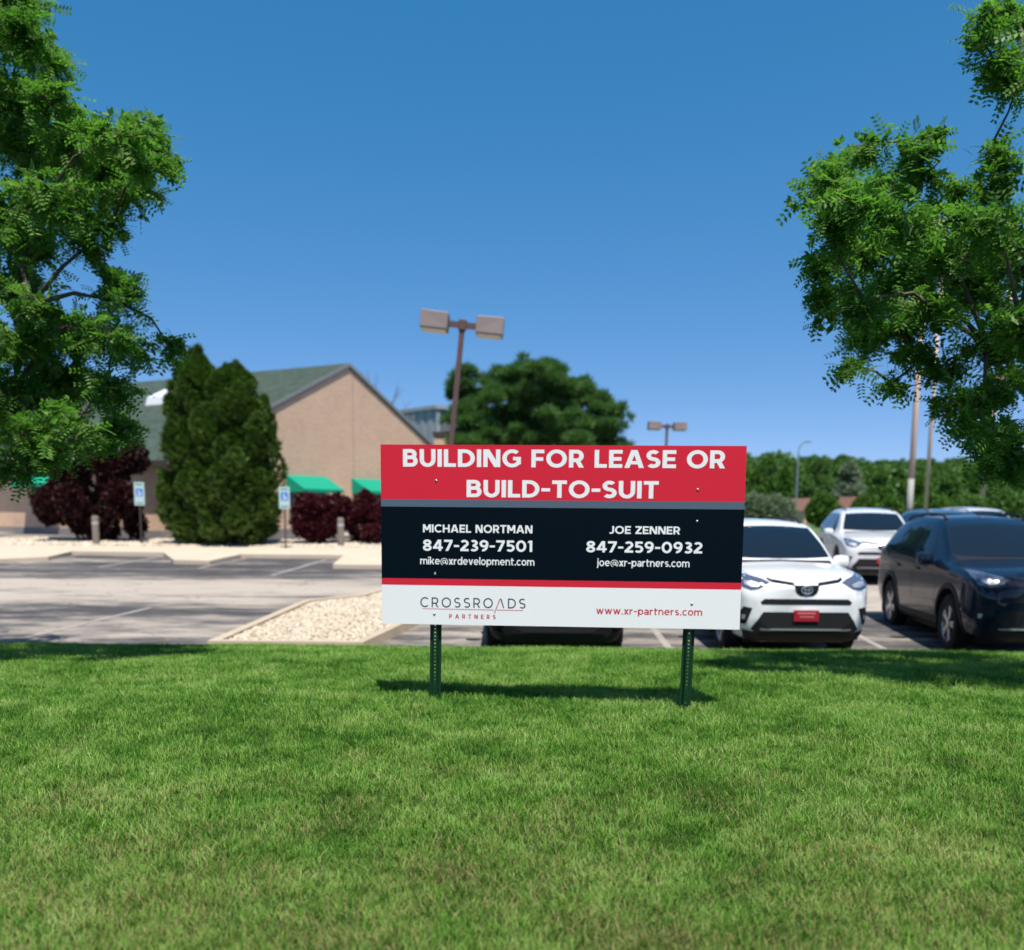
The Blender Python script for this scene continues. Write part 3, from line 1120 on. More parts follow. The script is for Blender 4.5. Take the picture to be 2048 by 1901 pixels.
def awning(c0, width, ztop, zbot, proj, axis):
    """axis 'x': on the gable wall (y=0, facing -y); 'y': on the eave wall (x=-HW, facing -x)."""
    def P(a, out, z):
        return (c0 + a, -0.004 - out, z) if axis == 'x' else (-HW - 0.004 - out, c0 + a, z)
    v = [P(0, 0, ztop), P(width, 0, ztop), P(width, proj, zbot + .14), P(0, proj, zbot + .14), P(width, proj, zbot), P(0, proj, zbot), P(0, 0, zbot), P(width, 0, zbot),
         P(0, 0.0, zbot + .14), P(width, 0.0, zbot + .14)]
    f = [(0, 1, 2, 3), (3, 2, 4, 5), (0, 3, 5, 6), (1, 7, 4, 2)]
    aw_ = MB().add(v, f).build('awning', M_AWN, bld)
    mb = MB()
    for a in (0.02, width / 2, width - 0.02):
        mb.tube([P(a, 0.01, ztop - .03), P(a, proj - .02, zbot + .12)], 0.015, 6)
    mb.tube([P(0.02, proj - .02, zbot + .03), P(width - .02, proj - .02, zbot + .03)], 0.015, 6)
    mb.build('frame', M_TRIM, aw_)
    # the window below it
    def box(a0, a1, o0, o1, z0, z1):
        p, q = P(a0, o0, z0), P(a1, o1, z1)
        return [tuple(min(p[i], q[i]) for i in range(3)), tuple(max(p[i], q[i]) for i in range(3))]
    fr = MB()
    z0, z1 = 0.85, zbot + .1
    for a0, a1, b0, b1 in ((.15, .23, z0, z1), (width - .23, width - .15, z0, z1), (width / 2 - .04, width / 2 + .04, z0 + .08, z1 - .08), (.23, width - .23, z0, z0 + .08), (.23, width - .23, z1 - .08, z1)):
        fr.box(*box(a0, a1, 0.0, 0.06, b0, b1))
    fw_ = fr.build('window', M_FRAME, bld)
    for a0, a1 in ((.23, width / 2 - .04), (width / 2 + .04, width - .23)):
        MB().box(*box(a0, a1, 0.0, 0.02, z0 + .08, z1 - .08)).build('pane', M_GLASS, fw_)


p0, p1 = bl(572, 950, 'gable'), bl(652, 950, 'gable')
zt_, zb_ = p0.z, bl(600, 983, 'gable').z - 0.05
awning(p0.x, p1.x - p0.x, zt_, zb_, 1.0, 'x')
p2 = bl(703, 956, 'gable')
awning(p2.x, 2.6, zt_, zb_, 1.0, 'x')
awning(p2.x + 4.2, 2.6, zt_, zb_, 1.0, 'x')
p0, p1 = bl(128, 940, 'eave'), bl(58, 940, 'eave')
awning(p0.y, p1.y - p0.y, p0.z, bl(90, 972, 'eave').z - .05, 0.8, 'y')
awning(p1.y + 3.0, 2.6, p0.z, bl(90, 972, 'eave').z - .05, 0.8, 'y')
# skylight on the front slope
p = bl(345, 800, 'roof')
mb = MB()
v = []
for zz, k in ((0.0, 1.0), (0.35, 0.92)):
    for dx, dy in ((-.55, -.1), (.55, -.1), (.55, 1.2), (-.55, 1.2)):
        v.append((p.x + dx * k, p.y + dy * k, HR + TS * (p.x + dx * k) + zz))
mb.add(v, [(4, 5, 6, 7), (0, 1, 5, 4), (1, 2, 6, 5), (2, 3, 7, 6), (3, 0, 4, 7)])
mb.build('skylight', M_SKYL, rf_front)

# grey warehouse behind, and a low brick enclosure beside the gable
M_METAL = mat('grey_metal_siding', (0.30, 0.33, 0.36), 0.5, var=0.08, scale=0.8)
M_LOUV = mat('dark_grey_siding', (0.13, 0.14, 0.15), 0.6, var=0.15, scale=1.5)
K = at(873, 818, 64)
wh = empty('warehouse', (K.x, K.y, 0.1), R(40))
tag(wh, 'grey flat roofed warehouse with light and dark siding behind the gable', 'building')
hz_ = K.z - 0.1
mb = MB()
for i in range(36):   # ribbed siding
    y0 = i * 0.5
    mb.box((-0.02 if i % 2 else 0.02, y0, 0), (0.3, y0 + 0.5, hz_))
mb.build('light_wall', M_METAL, wh)
mb = MB()
for i in range(11):
    z0 = i * hz_ / 11
    mb.box((0.31, 0.05 + 0.03 * (i % 2), z0), (13, 0.35, z0 + hz_ / 11 - 0.02))
mb.build('louvred_wall', M_LOUV, wh)
MB().box((-.15, -.1, hz_ + .002), (13.2, 18.2, hz_ + 0.25)).build('roof', M_METAL, wh)
a_, b_ = at(868, 864, 52), at(932, 868, 52)
en = empty('brick_enclosure', (a_.x, 52, 0.1), 0)
tag(en, 'low tan brick enclosure with dark coping beside the gable building', 'building')
hz2 = a_.z - 0.1
MB().box((0, 0, 0), (b_.x - a_.x, 2.6, hz2 - .2)).build('wall', M_BRICK, en)
MB().box((-.08, -.08, hz2 - .197), (b_.x - a_.x + .08, 2.68, hz2)).build('coping', M_FASC, en)

# ------------------------------------------------------------------ lamps and poles
M_LPOLE = mat('brown_lamp_pole', (0.10, 0.055, 0.05), 0.55, var=0.25, scale=3)
M_LHEAD = mat('grey_brown_lamp_head', (0.22, 0.175, 0.165), 0.55, var=0.12, scale=3)
M_LENS = mat('lamp_lens', (0.5, 0.46, 0.36), 0.25)


def area_lamp(base, H, lean, label):
    """Parking-lot lamp with two box heads on short arms."""
    e = empty('parking_lamp', base)
    e.rotation_euler = (0, lean, R(0))
    tag(e, label, 'lamp', 'twin headed parking lot lamps')
    MB().box((-.055, -.055, 0), (.055, .055, H)).build('pole', M_LPOLE, e, bevel=.008)
    MB().box((-.14, -.14, 0), (.14, .14, .03)).build('base_plate', M_LPOLE, e)
    MB().tube([(0, 0, -1.0), (0, 0, 0.0)], 0.28, 14).build('footing', M_CONC, e)
    MB().box((-.085, -.085, H - .12), (.085, .085, H + .10)).build('pole_cap', M_LPOLE, e, bevel=.01)
    for s in (-1, 1):
        MB().box((min(s * .086, s * .30), -.05, H - .07), (max(s * .086, s * .30), .05, H + .05)).build('arm', M_LPOLE, e)
        mb = MB()
        x0, x1 = s * .301, s * .89
        v = [(x0, -.28, H - .17), (x1, -.28, H - .17), (x1, .28, H - .17), (x0, .28, H - .17),
             (x0, -.27, H + .18), (x1, -.25, H + .20), (x1, .25, H + .20), (x0, .27, H + .18)]
        mb.add(v, [(3, 2, 1, 0), (4, 5, 6, 7), (0, 1, 5, 4), (1, 2, 6, 5), (2, 3, 7, 6), (3, 0, 4, 7)])
        hd = mb.build('lamp_head', M_LHEAD, e, bevel=.015)
        MB().box((min(x0, x1) + .04, -.24, H - .195), (max(x0, x1) - .04, .24, H - .171)).build('lens', M_LENS, hd)
    return e


b_ = at(876, 1170, 20.0)
b_.z = zl(20) + 0.10
t_ = at(925, 650, 20.0)
area_lamp(b_, (t_ - b_).length, math.atan2(t_.x - b_.x, t_.z - b_.z), 'near leaning brown twin headed parking lamp above the left half of the sign')
t_ = at(1330, 853, 43.0)
area_lamp((t_.x, 43, zl(43)), t_.z - zl(43), 0.02, 'small far twin headed parking lamp above the right half of the sign')

M_UPOLE = mat('weathered_pole_wood', (0.62, 0.45, 0.34), 0.85, var=0.2, scale=2)


def wood_pole(name, px0, py0, px1, py1, Y, r, label, band=None, ztop=12.5):
    a, b = at(px0, py0, Y), at(px1, py1, Y)
    d = (b - a).normalized()
    ground_z = zl(Y)
    base = a + d * ((ground_z - a.z) / d.z)
    top = a + d * ((ztop - a.z) / d.z)
    e = empty(name, base)
    tag(e, label, 'pole', 'wooden utility poles behind the parked cars')
    rel = top - base
    MB().tube([(0, 0, -.3), rel * .5, rel], [r * 1.05, r * .92, r * .8], 10).build('pole', M_UPOLE, e, smooth=True)
    if band:
        MB().tube([rel * .02, rel * band], [r * 1.06, r * 1.045], 10).build('sleeve', mat('grey_pole_sleeve', (0.30, 0.31, 0.28), 0.7, var=0.2), e, smooth=True)
    MB().box((rel.x - 1.2, -.06, rel.z - .6), (rel.x + 1.2, .06, rel.z - .48)).build('crossarm', M_UPOLE, e)
    return e


wood_pole('utility_pole', 1838, 720, 1818, 1030, 42, 0.135, 'thicker tan utility pole with grey lower end behind the far white SUV', 0.22)
wood_pole('utility_pole', 1870, 745, 1855, 960, 58, 0.125, 'thinner tan utility pole just right of the thicker one', ztop=16)
wood_pole('utility_pole', 1979, 885, 1973, 930, 66, 0.20, 'utility pole half hidden behind the right tree near the frame edge', ztop=17)
# far street light
M_GALV = mat('galvanised_steel', (0.30, 0.33, 0.33), 0.45, 0.6)
a = at(1592, 1004, 75)
e = empty('street_light', (a.x, 75, zl(75)))
tag(e, 'thin grey street light with curved arm before the far woods', 'street light')
tp = at(1597, 905, 75) - Vector(e.location)
en_ = at(1611, 884, 75) - Vector(e.location)
MB().tube([(0, 0, 0), tp * .98, tp], [0.10, .07, .07], 8).build('pole', M_GALV, e)
MB().tube([tp, tp.lerp(en_, .3) + Vector((-.12, 0, .12)), tp.lerp(en_, .7) + Vector((-.08, 0, .13)), en_], .05, 6).build('arm', M_GALV, e)
MB().box(en_ + Vector((-.05, -.12, -.08)), en_ + Vector((.45, .12, .04))).build('lamp_head', M_GALV, e)

# ------------------------------------------------------------------ reserved-parking signs and posts
M_PANEL = mat('reserved_sign_face', (0.40, 0.55, 0.56), 0.5)
M_BLUE = mat('reserved_sign_blue', (0.01, 0.16, 0.55), 0.4)
M_BRPOST = mat('brown_steel_post', (0.05, 0.035, 0.03), 0.6)


def hc_sign(px, ytop, ybot, ybase, label, Y=30.6):
    b = at(px, ybase, Y)
    b.z = zl(Y) + (.06 if Y > 29.4 else .11)
    tp, bt = at(px, ytop, Y).z - b.z, at(px, ybot, Y).z - b.z
    e = empty('reserved_parking_sign', b)
    tag(e, label, 'sign', 'reserved parking signs in the gravel bed')
    MB().box((-.025, .004, -.2), (.025, .03, tp - .02)).build('post', M_BRPOST, e)
    MB().box((-.17, -.004, bt), (.17, .003, tp)).build('panel', M_PANEL, e, bevel=.0)
    c = bt + (tp - bt) * .56
    MB().box((-.11, -.007, c - .13), (.11, -.0045, c + .13)).build('blue_field', M_BLUE, e)
    G = Glyphs(.16)
    G.arc(.0, .35, .30, .30, 100, -170, 16)
    G.rect(-.10, .45, .06, .95); G.rect(-.06, .45, .34, .60); G.quad((.26, .5), (.40, .5), (.58, .08), (.44, .08)); G.arc(-.02, 1.12, .06, .06, 0, 360)
    V, F = [], []
    for k, q in enumerate(G.q):
        bb = len(V)
        V += [(-.01 + x * .15, -.0075 - .00002 * k, c - .095 + z * .15) for x, z in q]
        F.append((bb, bb + 1, bb + 2, bb + 3))
    link('wheelchair_symbol', mesh_np('wheelchair_symbol', V, F), e, M_WHITEV)
    MB().box((-.12, -.007, bt + .05), (.12, -.0045, bt + .09)).build('printed_line', mat('sign_green_print', (.05, .2, .12), .5), e)
    MB().box((-.12, -.007, tp - .10), (.12, -.0045, tp - .06)).build('printed_line', mat('sign_green_print', (.05, .2, .12), .5), e)


hc_sign(283, 965, 1011, 1092, 'reserved parking sign with blue symbol beside the large purple shrub')
hc_sign(571, 974, 1018, 1096, 'reserved parking sign with blue symbol right of the evergreen pair', 28.9)
M_BOLL = mat('weathered_bollard', (0.20, 0.17, 0.14), 0.85, var=0.35, scale=7)
for px, y0, lab in ((193, 1032, 'grey bollard in front of the large purple shrub'), (682, 1036, 'grey bollard between the two clipped purple shrubs')):
    Y = 30.1
    b = at(px, 1096, Y)
    b.z = zl(Y) + .06
    h_ = at(px, y0, Y).z - b.z
    e = empty('bollard', b)
    tag(e, lab, 'bollard', 'grey bollards in the gravel bed')
    MB().tube([(0, 0, -.1), (0, 0, h_ - .05), (0, 0, h_)], [.11, .11, .09], 12).build('post', M_BOLL, e)
    MB().tube([(0, 0, h_ - .28), (0, 0, h_ - .20)], [.113, .113], 12).build('reflective_band', mat('band_grey', (.4, .38, .36), .5), e)

# ------------------------------------------------------------------ vegetation
def rhomb(p, d, side, L_, W_):
    p, d, side = np.array(p, float), np.array(d, float), np.array(side, float)
    return [p, p + d * L_ * .45 + side * W_ / 2, p + d * L_, p + d * L_ * .45 - side * W_ / 2]


def tpl_pinnate(npair=5):
    q = []
    for i in range(npair):
        x = 0.12 + 0.84 * i / (npair - 1)
        dz = -0.22 * x * x
        for s in (-1, 1):
            d = np.array([0.35, s * 0.9, -0.12]); d /= np.linalg.norm(d)
            q.append(rhomb((x, 0, dz), d, np.cross((0, 0, 1), d), 0.34 * (1 - .35 * abs(x - .5)), 0.15))
    q.append(rhomb((0, 0, 0), (1, 0, -.2), (0, 1, 0), 1.0, 0.02))
    return np.array(q)


def tpl_star(nl, L_, W_, spread, seed=0):
    rg = np.random.default_rng(seed)
    q = []
    for i in range(nl):
        a = 2 * math.pi * i / nl + rg.uniform(-.4, .4)
        e = spread * rg.uniform(.5, 1.2)
        d = np.array([math.cos(e), math.sin(e) * math.cos(a), math.sin(e) * math.sin(a)])
        sd = np.cross(d, rg.normal(size=3)); sd /= np.linalg.norm(sd)
        q.append(rhomb((0.02, 0, 0), d, sd, L_ * rg.uniform(.75, 1.15), W_))
    return np.array(q)


def tpl_fan(nl=6):
    q = []
    for i in range(nl):
        a = -0.75 + 1.5 * i / (nl - 1)
        d = np.array([math.cos(a), math.sin(a), 0.12 * math.sin(i * 2.1)])
        q.append(rhomb((0.1 * abs(a), 0, 0), d, (-math.sin(a), math.cos(a), 0.3), 1.0 - .25 * abs(a), 0.17))
    return np.array(q)


PIN, STAR, NEED, FAN = tpl_pinnate(), tpl_star(6, 1.0, 0.55, 1.0, 1), tpl_star(11, 1.0, 0.09, 0.85, 2), tpl_fan()
BIG = tpl_star(5, 1.0, 0.75, 1.25, 5)


def leaf_mesh(name, P, D, S, tpl, rg):
    P, D, S = np.asarray(P, float), np.asarray(D, float), np.asarray(S, float)
    n = len(P)
    a = D / np.linalg.norm(D, axis=1, keepdims=True)
    u = np.array([0, 0, 1.0]) + rg.normal(0, .45, (n, 3))
    b = np.cross(u, a)
    b /= np.linalg.norm(b, axis=1, keepdims=True) + 1e-9
    c = np.cross(a, b)
    T = tpl.reshape(-1, 3)
    V = P[:, None] + S[:, None, None] * (T[None, :, 0:1] * a[:, None] + T[None, :, 1:2] * b[:, None] + T[None, :, 2:3] * c[:, None])
    F = np.arange(n * len(T)).reshape(-1, 4)
    return mesh_np(name, V.reshape(-1, 3), F)


M_BARK = mat('grey_brown_bark', (0.10, 0.075, 0.055), 0.9, var=0.4, scale=9, bump=0.5, bscale=30)
M_LOCUST = foliage('locust_leaf', (0.045, 0.135, 0.022), (0.105, 0.235, 0.040), (0.23, 0.37, 0.085), 0.5, 1.1, trans_col=(.95, 1.2, .6))
M_PURPLE = foliage('purple_leaf', (0.012, 0.004, 0.006), (0.035, 0.011, 0.013), (0.075, 0.025, 0.022), 0.2, 2.0, trans_col=(1.6, .5, .4))
M_CRIMSON = foliage('barberry_leaf', (0.020, 0.004, 0.007), (0.06, 0.010, 0.016), (0.12, 0.026, 0.03), 0.2, 2.0, trans_col=(1.6, .5, .4))
M_ARBOR = foliage('arborvitae_spray', (0.022, 0.056, 0.010), (0.060, 0.118, 0.020), (0.135, 0.20, 0.04), 0.22, 1.6)
M_PINE = foliage('pine_needle', (0.034, 0.086, 0.024), (0.075, 0.165, 0.044), (0.14, 0.25, 0.072), 0.35, 0.9)
M_WOOD1 = foliage('wood_leaf_deep', (0.050, 0.112, 0.030), (0.092, 0.185, 0.046), (0.15, 0.25, 0.07), 0.35, 0.22, patch=.7)
M_WOOD2 = foliage('wood_leaf_fresh', (0.035, 0.085, 0.014), (0.075, 0.16, 0.024), (0.13, 0.23, 0.04), 0.25, 0.5)
M_WOOD3 = foliage('wood_leaf_silver', (0.09, 0.13, 0.08), (0.17, 0.22, 0.14), (0.27, 0.32, 0.22), 0.2, 0.5)


def locust(name, label, trunk, fork_z, clumps, depth, outer, seed, hide_px):
    rg = np.random.default_rng(seed)
    root = empty(name, (trunk[0], trunk[1], trunk[2]))
    tag(root, label, 'tree')
    org = np.array(trunk, float)
    C = []
    for i, (px, py, r) in enumerate(clumps):
        d = depth[0] + (depth[1] - depth[0]) * ((i * 0.618 + .31) % 1.0)
        if r < 45: d = depth[0] * .55 + depth[1] * .45
        p = at(px, py, d)
        rad = .84 * r * d / FPX
        C.append((np.array(p), rad, 1.0))
        if r >= 62:
            d2 = min(depth[1], d + 1.3)
            C.append((np.array(at(px, py, d2)), rad * .95, .7))
    for i in range(outer[0]):
        for _ in range(50):
            v = rg.normal(size=3)
            v = v / np.linalg.norm(v) * rg.uniform(.55, 1.0) ** .5
            p = np.array(outer[1]) + v * np.array(outer[2])
            px = 1024 + FPX * p[0] / p[1]
            if hide_px(px): break
        else:
            continue
        C.append((p, rg.uniform(.45, .65), .55))
    # skeleton: each clump hangs on the nearest node towards the fork
    fork = org + np.array([0, 0, fork_z])
    nodes = [(org + np.array([0, 0, -.2]), 0.0, None), (fork, 0.0, 0)]
    lead = fork + np.array([-0.12 * np.sign(org[0]), 0, 1.7])
    nodes.append((lead, 1.7, 1))
    order = sorted(range(len(C)), key=lambda i: np.linalg.norm(C[i][0] - fork))
    tubes = MB()
    tubes.tube([(0, 0, -.2), (0.02, 0, fork_z * .5), (0, 0, fork_z)], [.15, .12, .10], 10)
    twigs = MB()
    tubes.tube([Vector(fork - org), Vector(lead - org)], [.095, .05], 8)
    P, D, S = [], [], []
    P2, D2, S2 = [], [], []
    for i in order:
        c, rad, q = C[i]
        best, bj = 1e9, 1
        for j, (pn, pl, _) in enumerate(nodes):
            if j == 0: continue
            dd = np.linalg.norm(c - pn) + .45 * pl
            if dd < best: best, bj = dd, j
        pn, pl, _ = nodes[bj]
        ln = np.linalg.norm(c - pn)
        nodes.append((c, pl + ln, bj))
        r0 = max(.011, .06 - .013 * (pl)); r1 = max(.006, .06 - .013 * (pl + ln) - .008)
        mid = (pn + c) / 2 + np.array([rg.normal(0, .06), rg.normal(0, .06), .10 * ln])
        tubes.tube([Vector(pn - org), Vector(mid - org), Vector(c - org)], [r0, (r0 + r1) / 2, r1], 6)
        nt_ = max(7, int(33 * q * (rad / .25) ** 1.5))
        for _ in range(nt_):
            v = rg.normal(size=3); v /= np.linalg.norm(v)
            v[2] *= .8
            st = c + v * rad * rg.uniform(.1, .55)
            dr = v * np.array([1, 1, .55]) + np.array([0, 0, -.10]); dr /= np.linalg.norm(dr)
            tl = rad * rg.uniform(.45, .95)
            en = st + dr * tl + np.array([0, 0, -.12 * tl])
            twigs.tube([Vector(c - org), Vector(st - org), Vector(en - org)], [.006, .0045, .002], 3, False)
            nl = 5
            for _ in range(2):
                f_ = rg.uniform(.1, 1.0)
                P2.append(st + (en - st) * f_ + rg.normal(0, .03, 3) - org); D2.append(rg.normal(0, 1, 3) + np.array([0, 0, .2])); S2.append(rg.uniform(.045, .095))
            for k in range(nl):
                f_ = (k + .5) / nl
                pp = st + (en - st) * f_
                sd = np.cross(dr, (0, 0, 1)) * (1 if k % 2 else -1)
                dd = dr * .7 + sd * .75 + np.array([0, 0, rg.uniform(-.6, .35)]) + rg.normal(0, .38, 3)
                P.append(pp - org); D.append(dd); S.append(rg.uniform(.06, .19))
        for f_ in (.45, .6, .72, .84, .93):      # leaves along the limb as well
            pp = pn + (c - pn) * f_ + np.array([0, 0, .06 * ln])
            for _ in range(3):
                dd = rg.normal(0, 1, 3) + np.array([0, 0, -.3])
                P.append(pp + rg.normal(0, .05, 3) - org); D.append(dd); S.append(rg.uniform(.085, .16))
    tubes.build('trunk', M_BARK, root, smooth=True)
    twigs.build('twigs', M_BARK, root)
    link('crown', leaf_mesh('crown', P, D, S, PIN, rg), root, M_LOCUST)
    link('leaf_clusters', leaf_mesh('leaf_clusters', P2, D2, S2, STAR, rg), root, M_LOCUST)
    return len(P)


LEFT = [(30, 60, 70), (90, 120, 55), (20, 180, 85), (105, 205, 55), (60, 280, 85), (150, 290, 75), (220, 275, 62), (290, 270, 52), (330, 312, 40), (200, 350, 75), (268, 378, 50), (100, 390, 85),
        (20, 420, 80), (160, 440, 55), (222, 452, 36), (60, 480, 65), (175, 492, 30), (20, 560, 65), (62, 610, 55), (212, 545, 26), (250, 562, 26), (238, 604, 40), (130, 665, 68), (40, 680, 80), (215, 665, 65),
        (262, 705, 45), (340, 695, 28), (130, 760, 78), (30, 780, 80), (215, 780, 58), (240, 845, 42), (60, 870, 75), (145, 850, 66), (20, 935, 42), (95, 915, 42), (215, 880, 34), (20, 0, 70), (300, 330, 45), (240, 320, 60)]
n1 = locust('locust_tree', 'large leafy green tree filling the left edge before the building', (-6.3, 8.7, float(zlawn(-6.3, 8.7))), 2.2, LEFT, (7.4, 9.5),
            (46, (-6.3, 8.7, 4.6), (3.1, 2.7, 3.2)), 3, lambda px: px < -40)
RIGHT = [(1640, 372, 48), (1690, 320, 46), (1735, 292, 36), (1700, 400, 66), (1780, 375, 48), (1838, 300, 34), (1862, 270, 24), (1850, 352, 38), (1662, 470, 46), (1640, 522, 40), (1720, 500, 68), (1800, 455, 74),
         (1872, 430, 55), (1912, 382, 24), (1664, 590, 42), (1640, 622, 30), (1730, 602, 66), (1810, 560, 74), (1900, 505, 76), (1980, 440, 66), (1985, 350, 44), (1978, 300, 28), (1722, 680, 46), (1790, 662, 56),
         (1702, 732, 20), (1782, 768, 22), (1866, 620, 62), (1960, 565, 74), (2025, 500, 76), (1832, 708, 34), (1888, 742, 36), (1975, 690, 52), (2040, 640, 74), (1912, 800, 46), (1965, 795, 56), (2025, 765, 56),
         (1930, 850, 40), (1990, 862, 50), (1942, 898, 28), (2035, 905, 46), (1985, 30, 38), (2035, 45, 46), (1962, 85, 26), (2012, 120, 36), (1995, 145, 24), (2034, 172, 26), (2000, 930, 34)]
n2 = locust('locust_tree', 'leafy green tree reaching in from the right edge over the cars', (5.9, 7.5, float(zlawn(5.9, 7.5))), 2.0, RIGHT, (6.2, 8.6),
            (40, (5.9, 7.6, 4.2), (2.9, 2.5, 2.6)), 5, lambda px: px > 2110)
print('locust leaves', n1, n2)


def bush(name, label, cat, base, blobs, mtl, tpl, size, dens, stem, seed, group=None, shell=.62, up=.2, tname='foliage'):
    """Shrub or crown: leaves through a union of ellipsoids, thickest near their surface. blobs (x,y,z,rx,ry,rz) relative to base."""
    rg = np.random.default_rng(seed)
    root = empty(name, base)
    tag(root, label, cat, group)
    P, D, S = [], [], []
    for (bx, by, bz, rx, ry, rz) in blobs:
        n = int(dens * (rx * ry + ry * rz + rx * rz) * 4.2)
        v = rg.normal(size=(n, 3)); v /= np.linalg.norm(v, axis=1, keepdims=True)
        r = shell + (1.03 - shell) * rg.uniform(size=(n, 1)) ** .6
        r *= 1 + .10 * np.sin(v[:, :1] * 7 + bx * 5) * np.cos(v[:, 2:3] * 6 + bz * 3)
        p = v * r * np.array([rx, ry, rz]) + np.array([bx, by, bz])
        k = p[:, 2] > 0.03
        P.append(p[k]); D.append(v[k] + np.array([0, 0, up]) + rg.normal(0, .5, (k.sum(), 3))); S.append(size * rg.uniform(.7, 1.3, k.sum()))
    P, D, S = np.concatenate(P), np.concatenate(D), np.concatenate(S)
    link(tname, leaf_mesh(tname, P, D, S, tpl, rg), root, mtl)
    mb = MB()
    for s in stem:
        mb.tube(s[0], s[1], 7)
    if stem:
        mb.build('stem' if tname == 'foliage' else 'trunk', M_BARK, root, smooth=True)
    return root


def stems(blobs, r0=.04):
    out = []
    for i, b in enumerate(blobs):
        out.append(([(b[0] * .15, b[1] * .15, -.1), (b[0] * .55, b[1] * .55, b[2] * .5), (b[0], b[1], b[2] + b[5] * .4)], [r0, r0 * .7, r0 * .3]))
    return out


Y = 31.6
# large purple shrub at the left
b0 = at(182, 1085, Y); b0.z = zl(Y) + .06
bb = [(-.95, 0, 1.55, .85, .8, .95), (.1, 0, 1.35, .9, .85, 1.05), (.95, .1, 1.7, .8, .8, 1.05), (.55, 0, 2.6, .75, .7, .85), (-.3, 0, 2.3, .8, .7, .8), (-1.35, 0, 1.1, .45, .5, .5), (1.35, 0, 1.3, .42, .5, .6), (.75, -.1, 3.0, .45, .4, .5)]
bb0 = bb
rgb = np.random.default_rng(5)
bb = []
for (x_, y_, z_, a_, b_, c_) in bb0:
    for k in range(5):
        o_ = rgb.normal(0, .5, 3)
        q_ = rgb.uniform(.32, .6)
        bb.append((x_ + o_[0] * a_, y_ + o_[1] * b_, max(.5, z_ + o_[2] * c_), a_ * q_, b_ * q_, c_ * q_))
bush('purple_shrub', 'large loose dark purple shrub left of the evergreen pair', 'shrub', b0, bb, M_PURPLE, STAR, .16, 110, stems(bb0, .05), 21, 'purple leaved shrubs along the building')
for px, Yb, wpx, ytop, lab, sd in ((640, 31.5, 62, 982, 'clipped purple shrub under the green awning beside the evergreen', 22), (760, 32.2, 62, 984, 'clipped purple shrub partly hidden by the left end of the lease sign', 23)):
    b0 = at(px, 1088, Yb); b0.z = zl(Yb) + .06
    hh = at(px, ytop, Yb).z - b0.z
    rr = wpx * Yb / FPX
    bb = [(0, 0, hh * .52, rr, rr * .9, hh * .50), (-.35 * rr, 0, hh * .62, rr * .6, rr * .7, hh * .36), (.4 * rr, .1, hh * .42, rr * .66, rr * .7, hh * .4), (.1, -.2, hh * .3, rr * .7, rr * .6, hh * .3)]
    st_ = stems(bb, .03)
    rgb = np.random.default_rng(sd)
    bb = [(x_ + u_[0] * a_, y_ + u_[1] * b_, max(.2, z_ + u_[2] * c_), a_ * .5, b_ * .5, c_ * .5) for (x_, y_, z_, a_, b_, c_) in bb for u_ in rgb.normal(0, .30, (6, 3)) * np.array([.75, .9, .7])]
    bush('purple_shrub', lab, 'shrub', b0, bb, M_CRIMSON, STAR, .12, 130, st_, sd, 'purple leaved shrubs along the building')


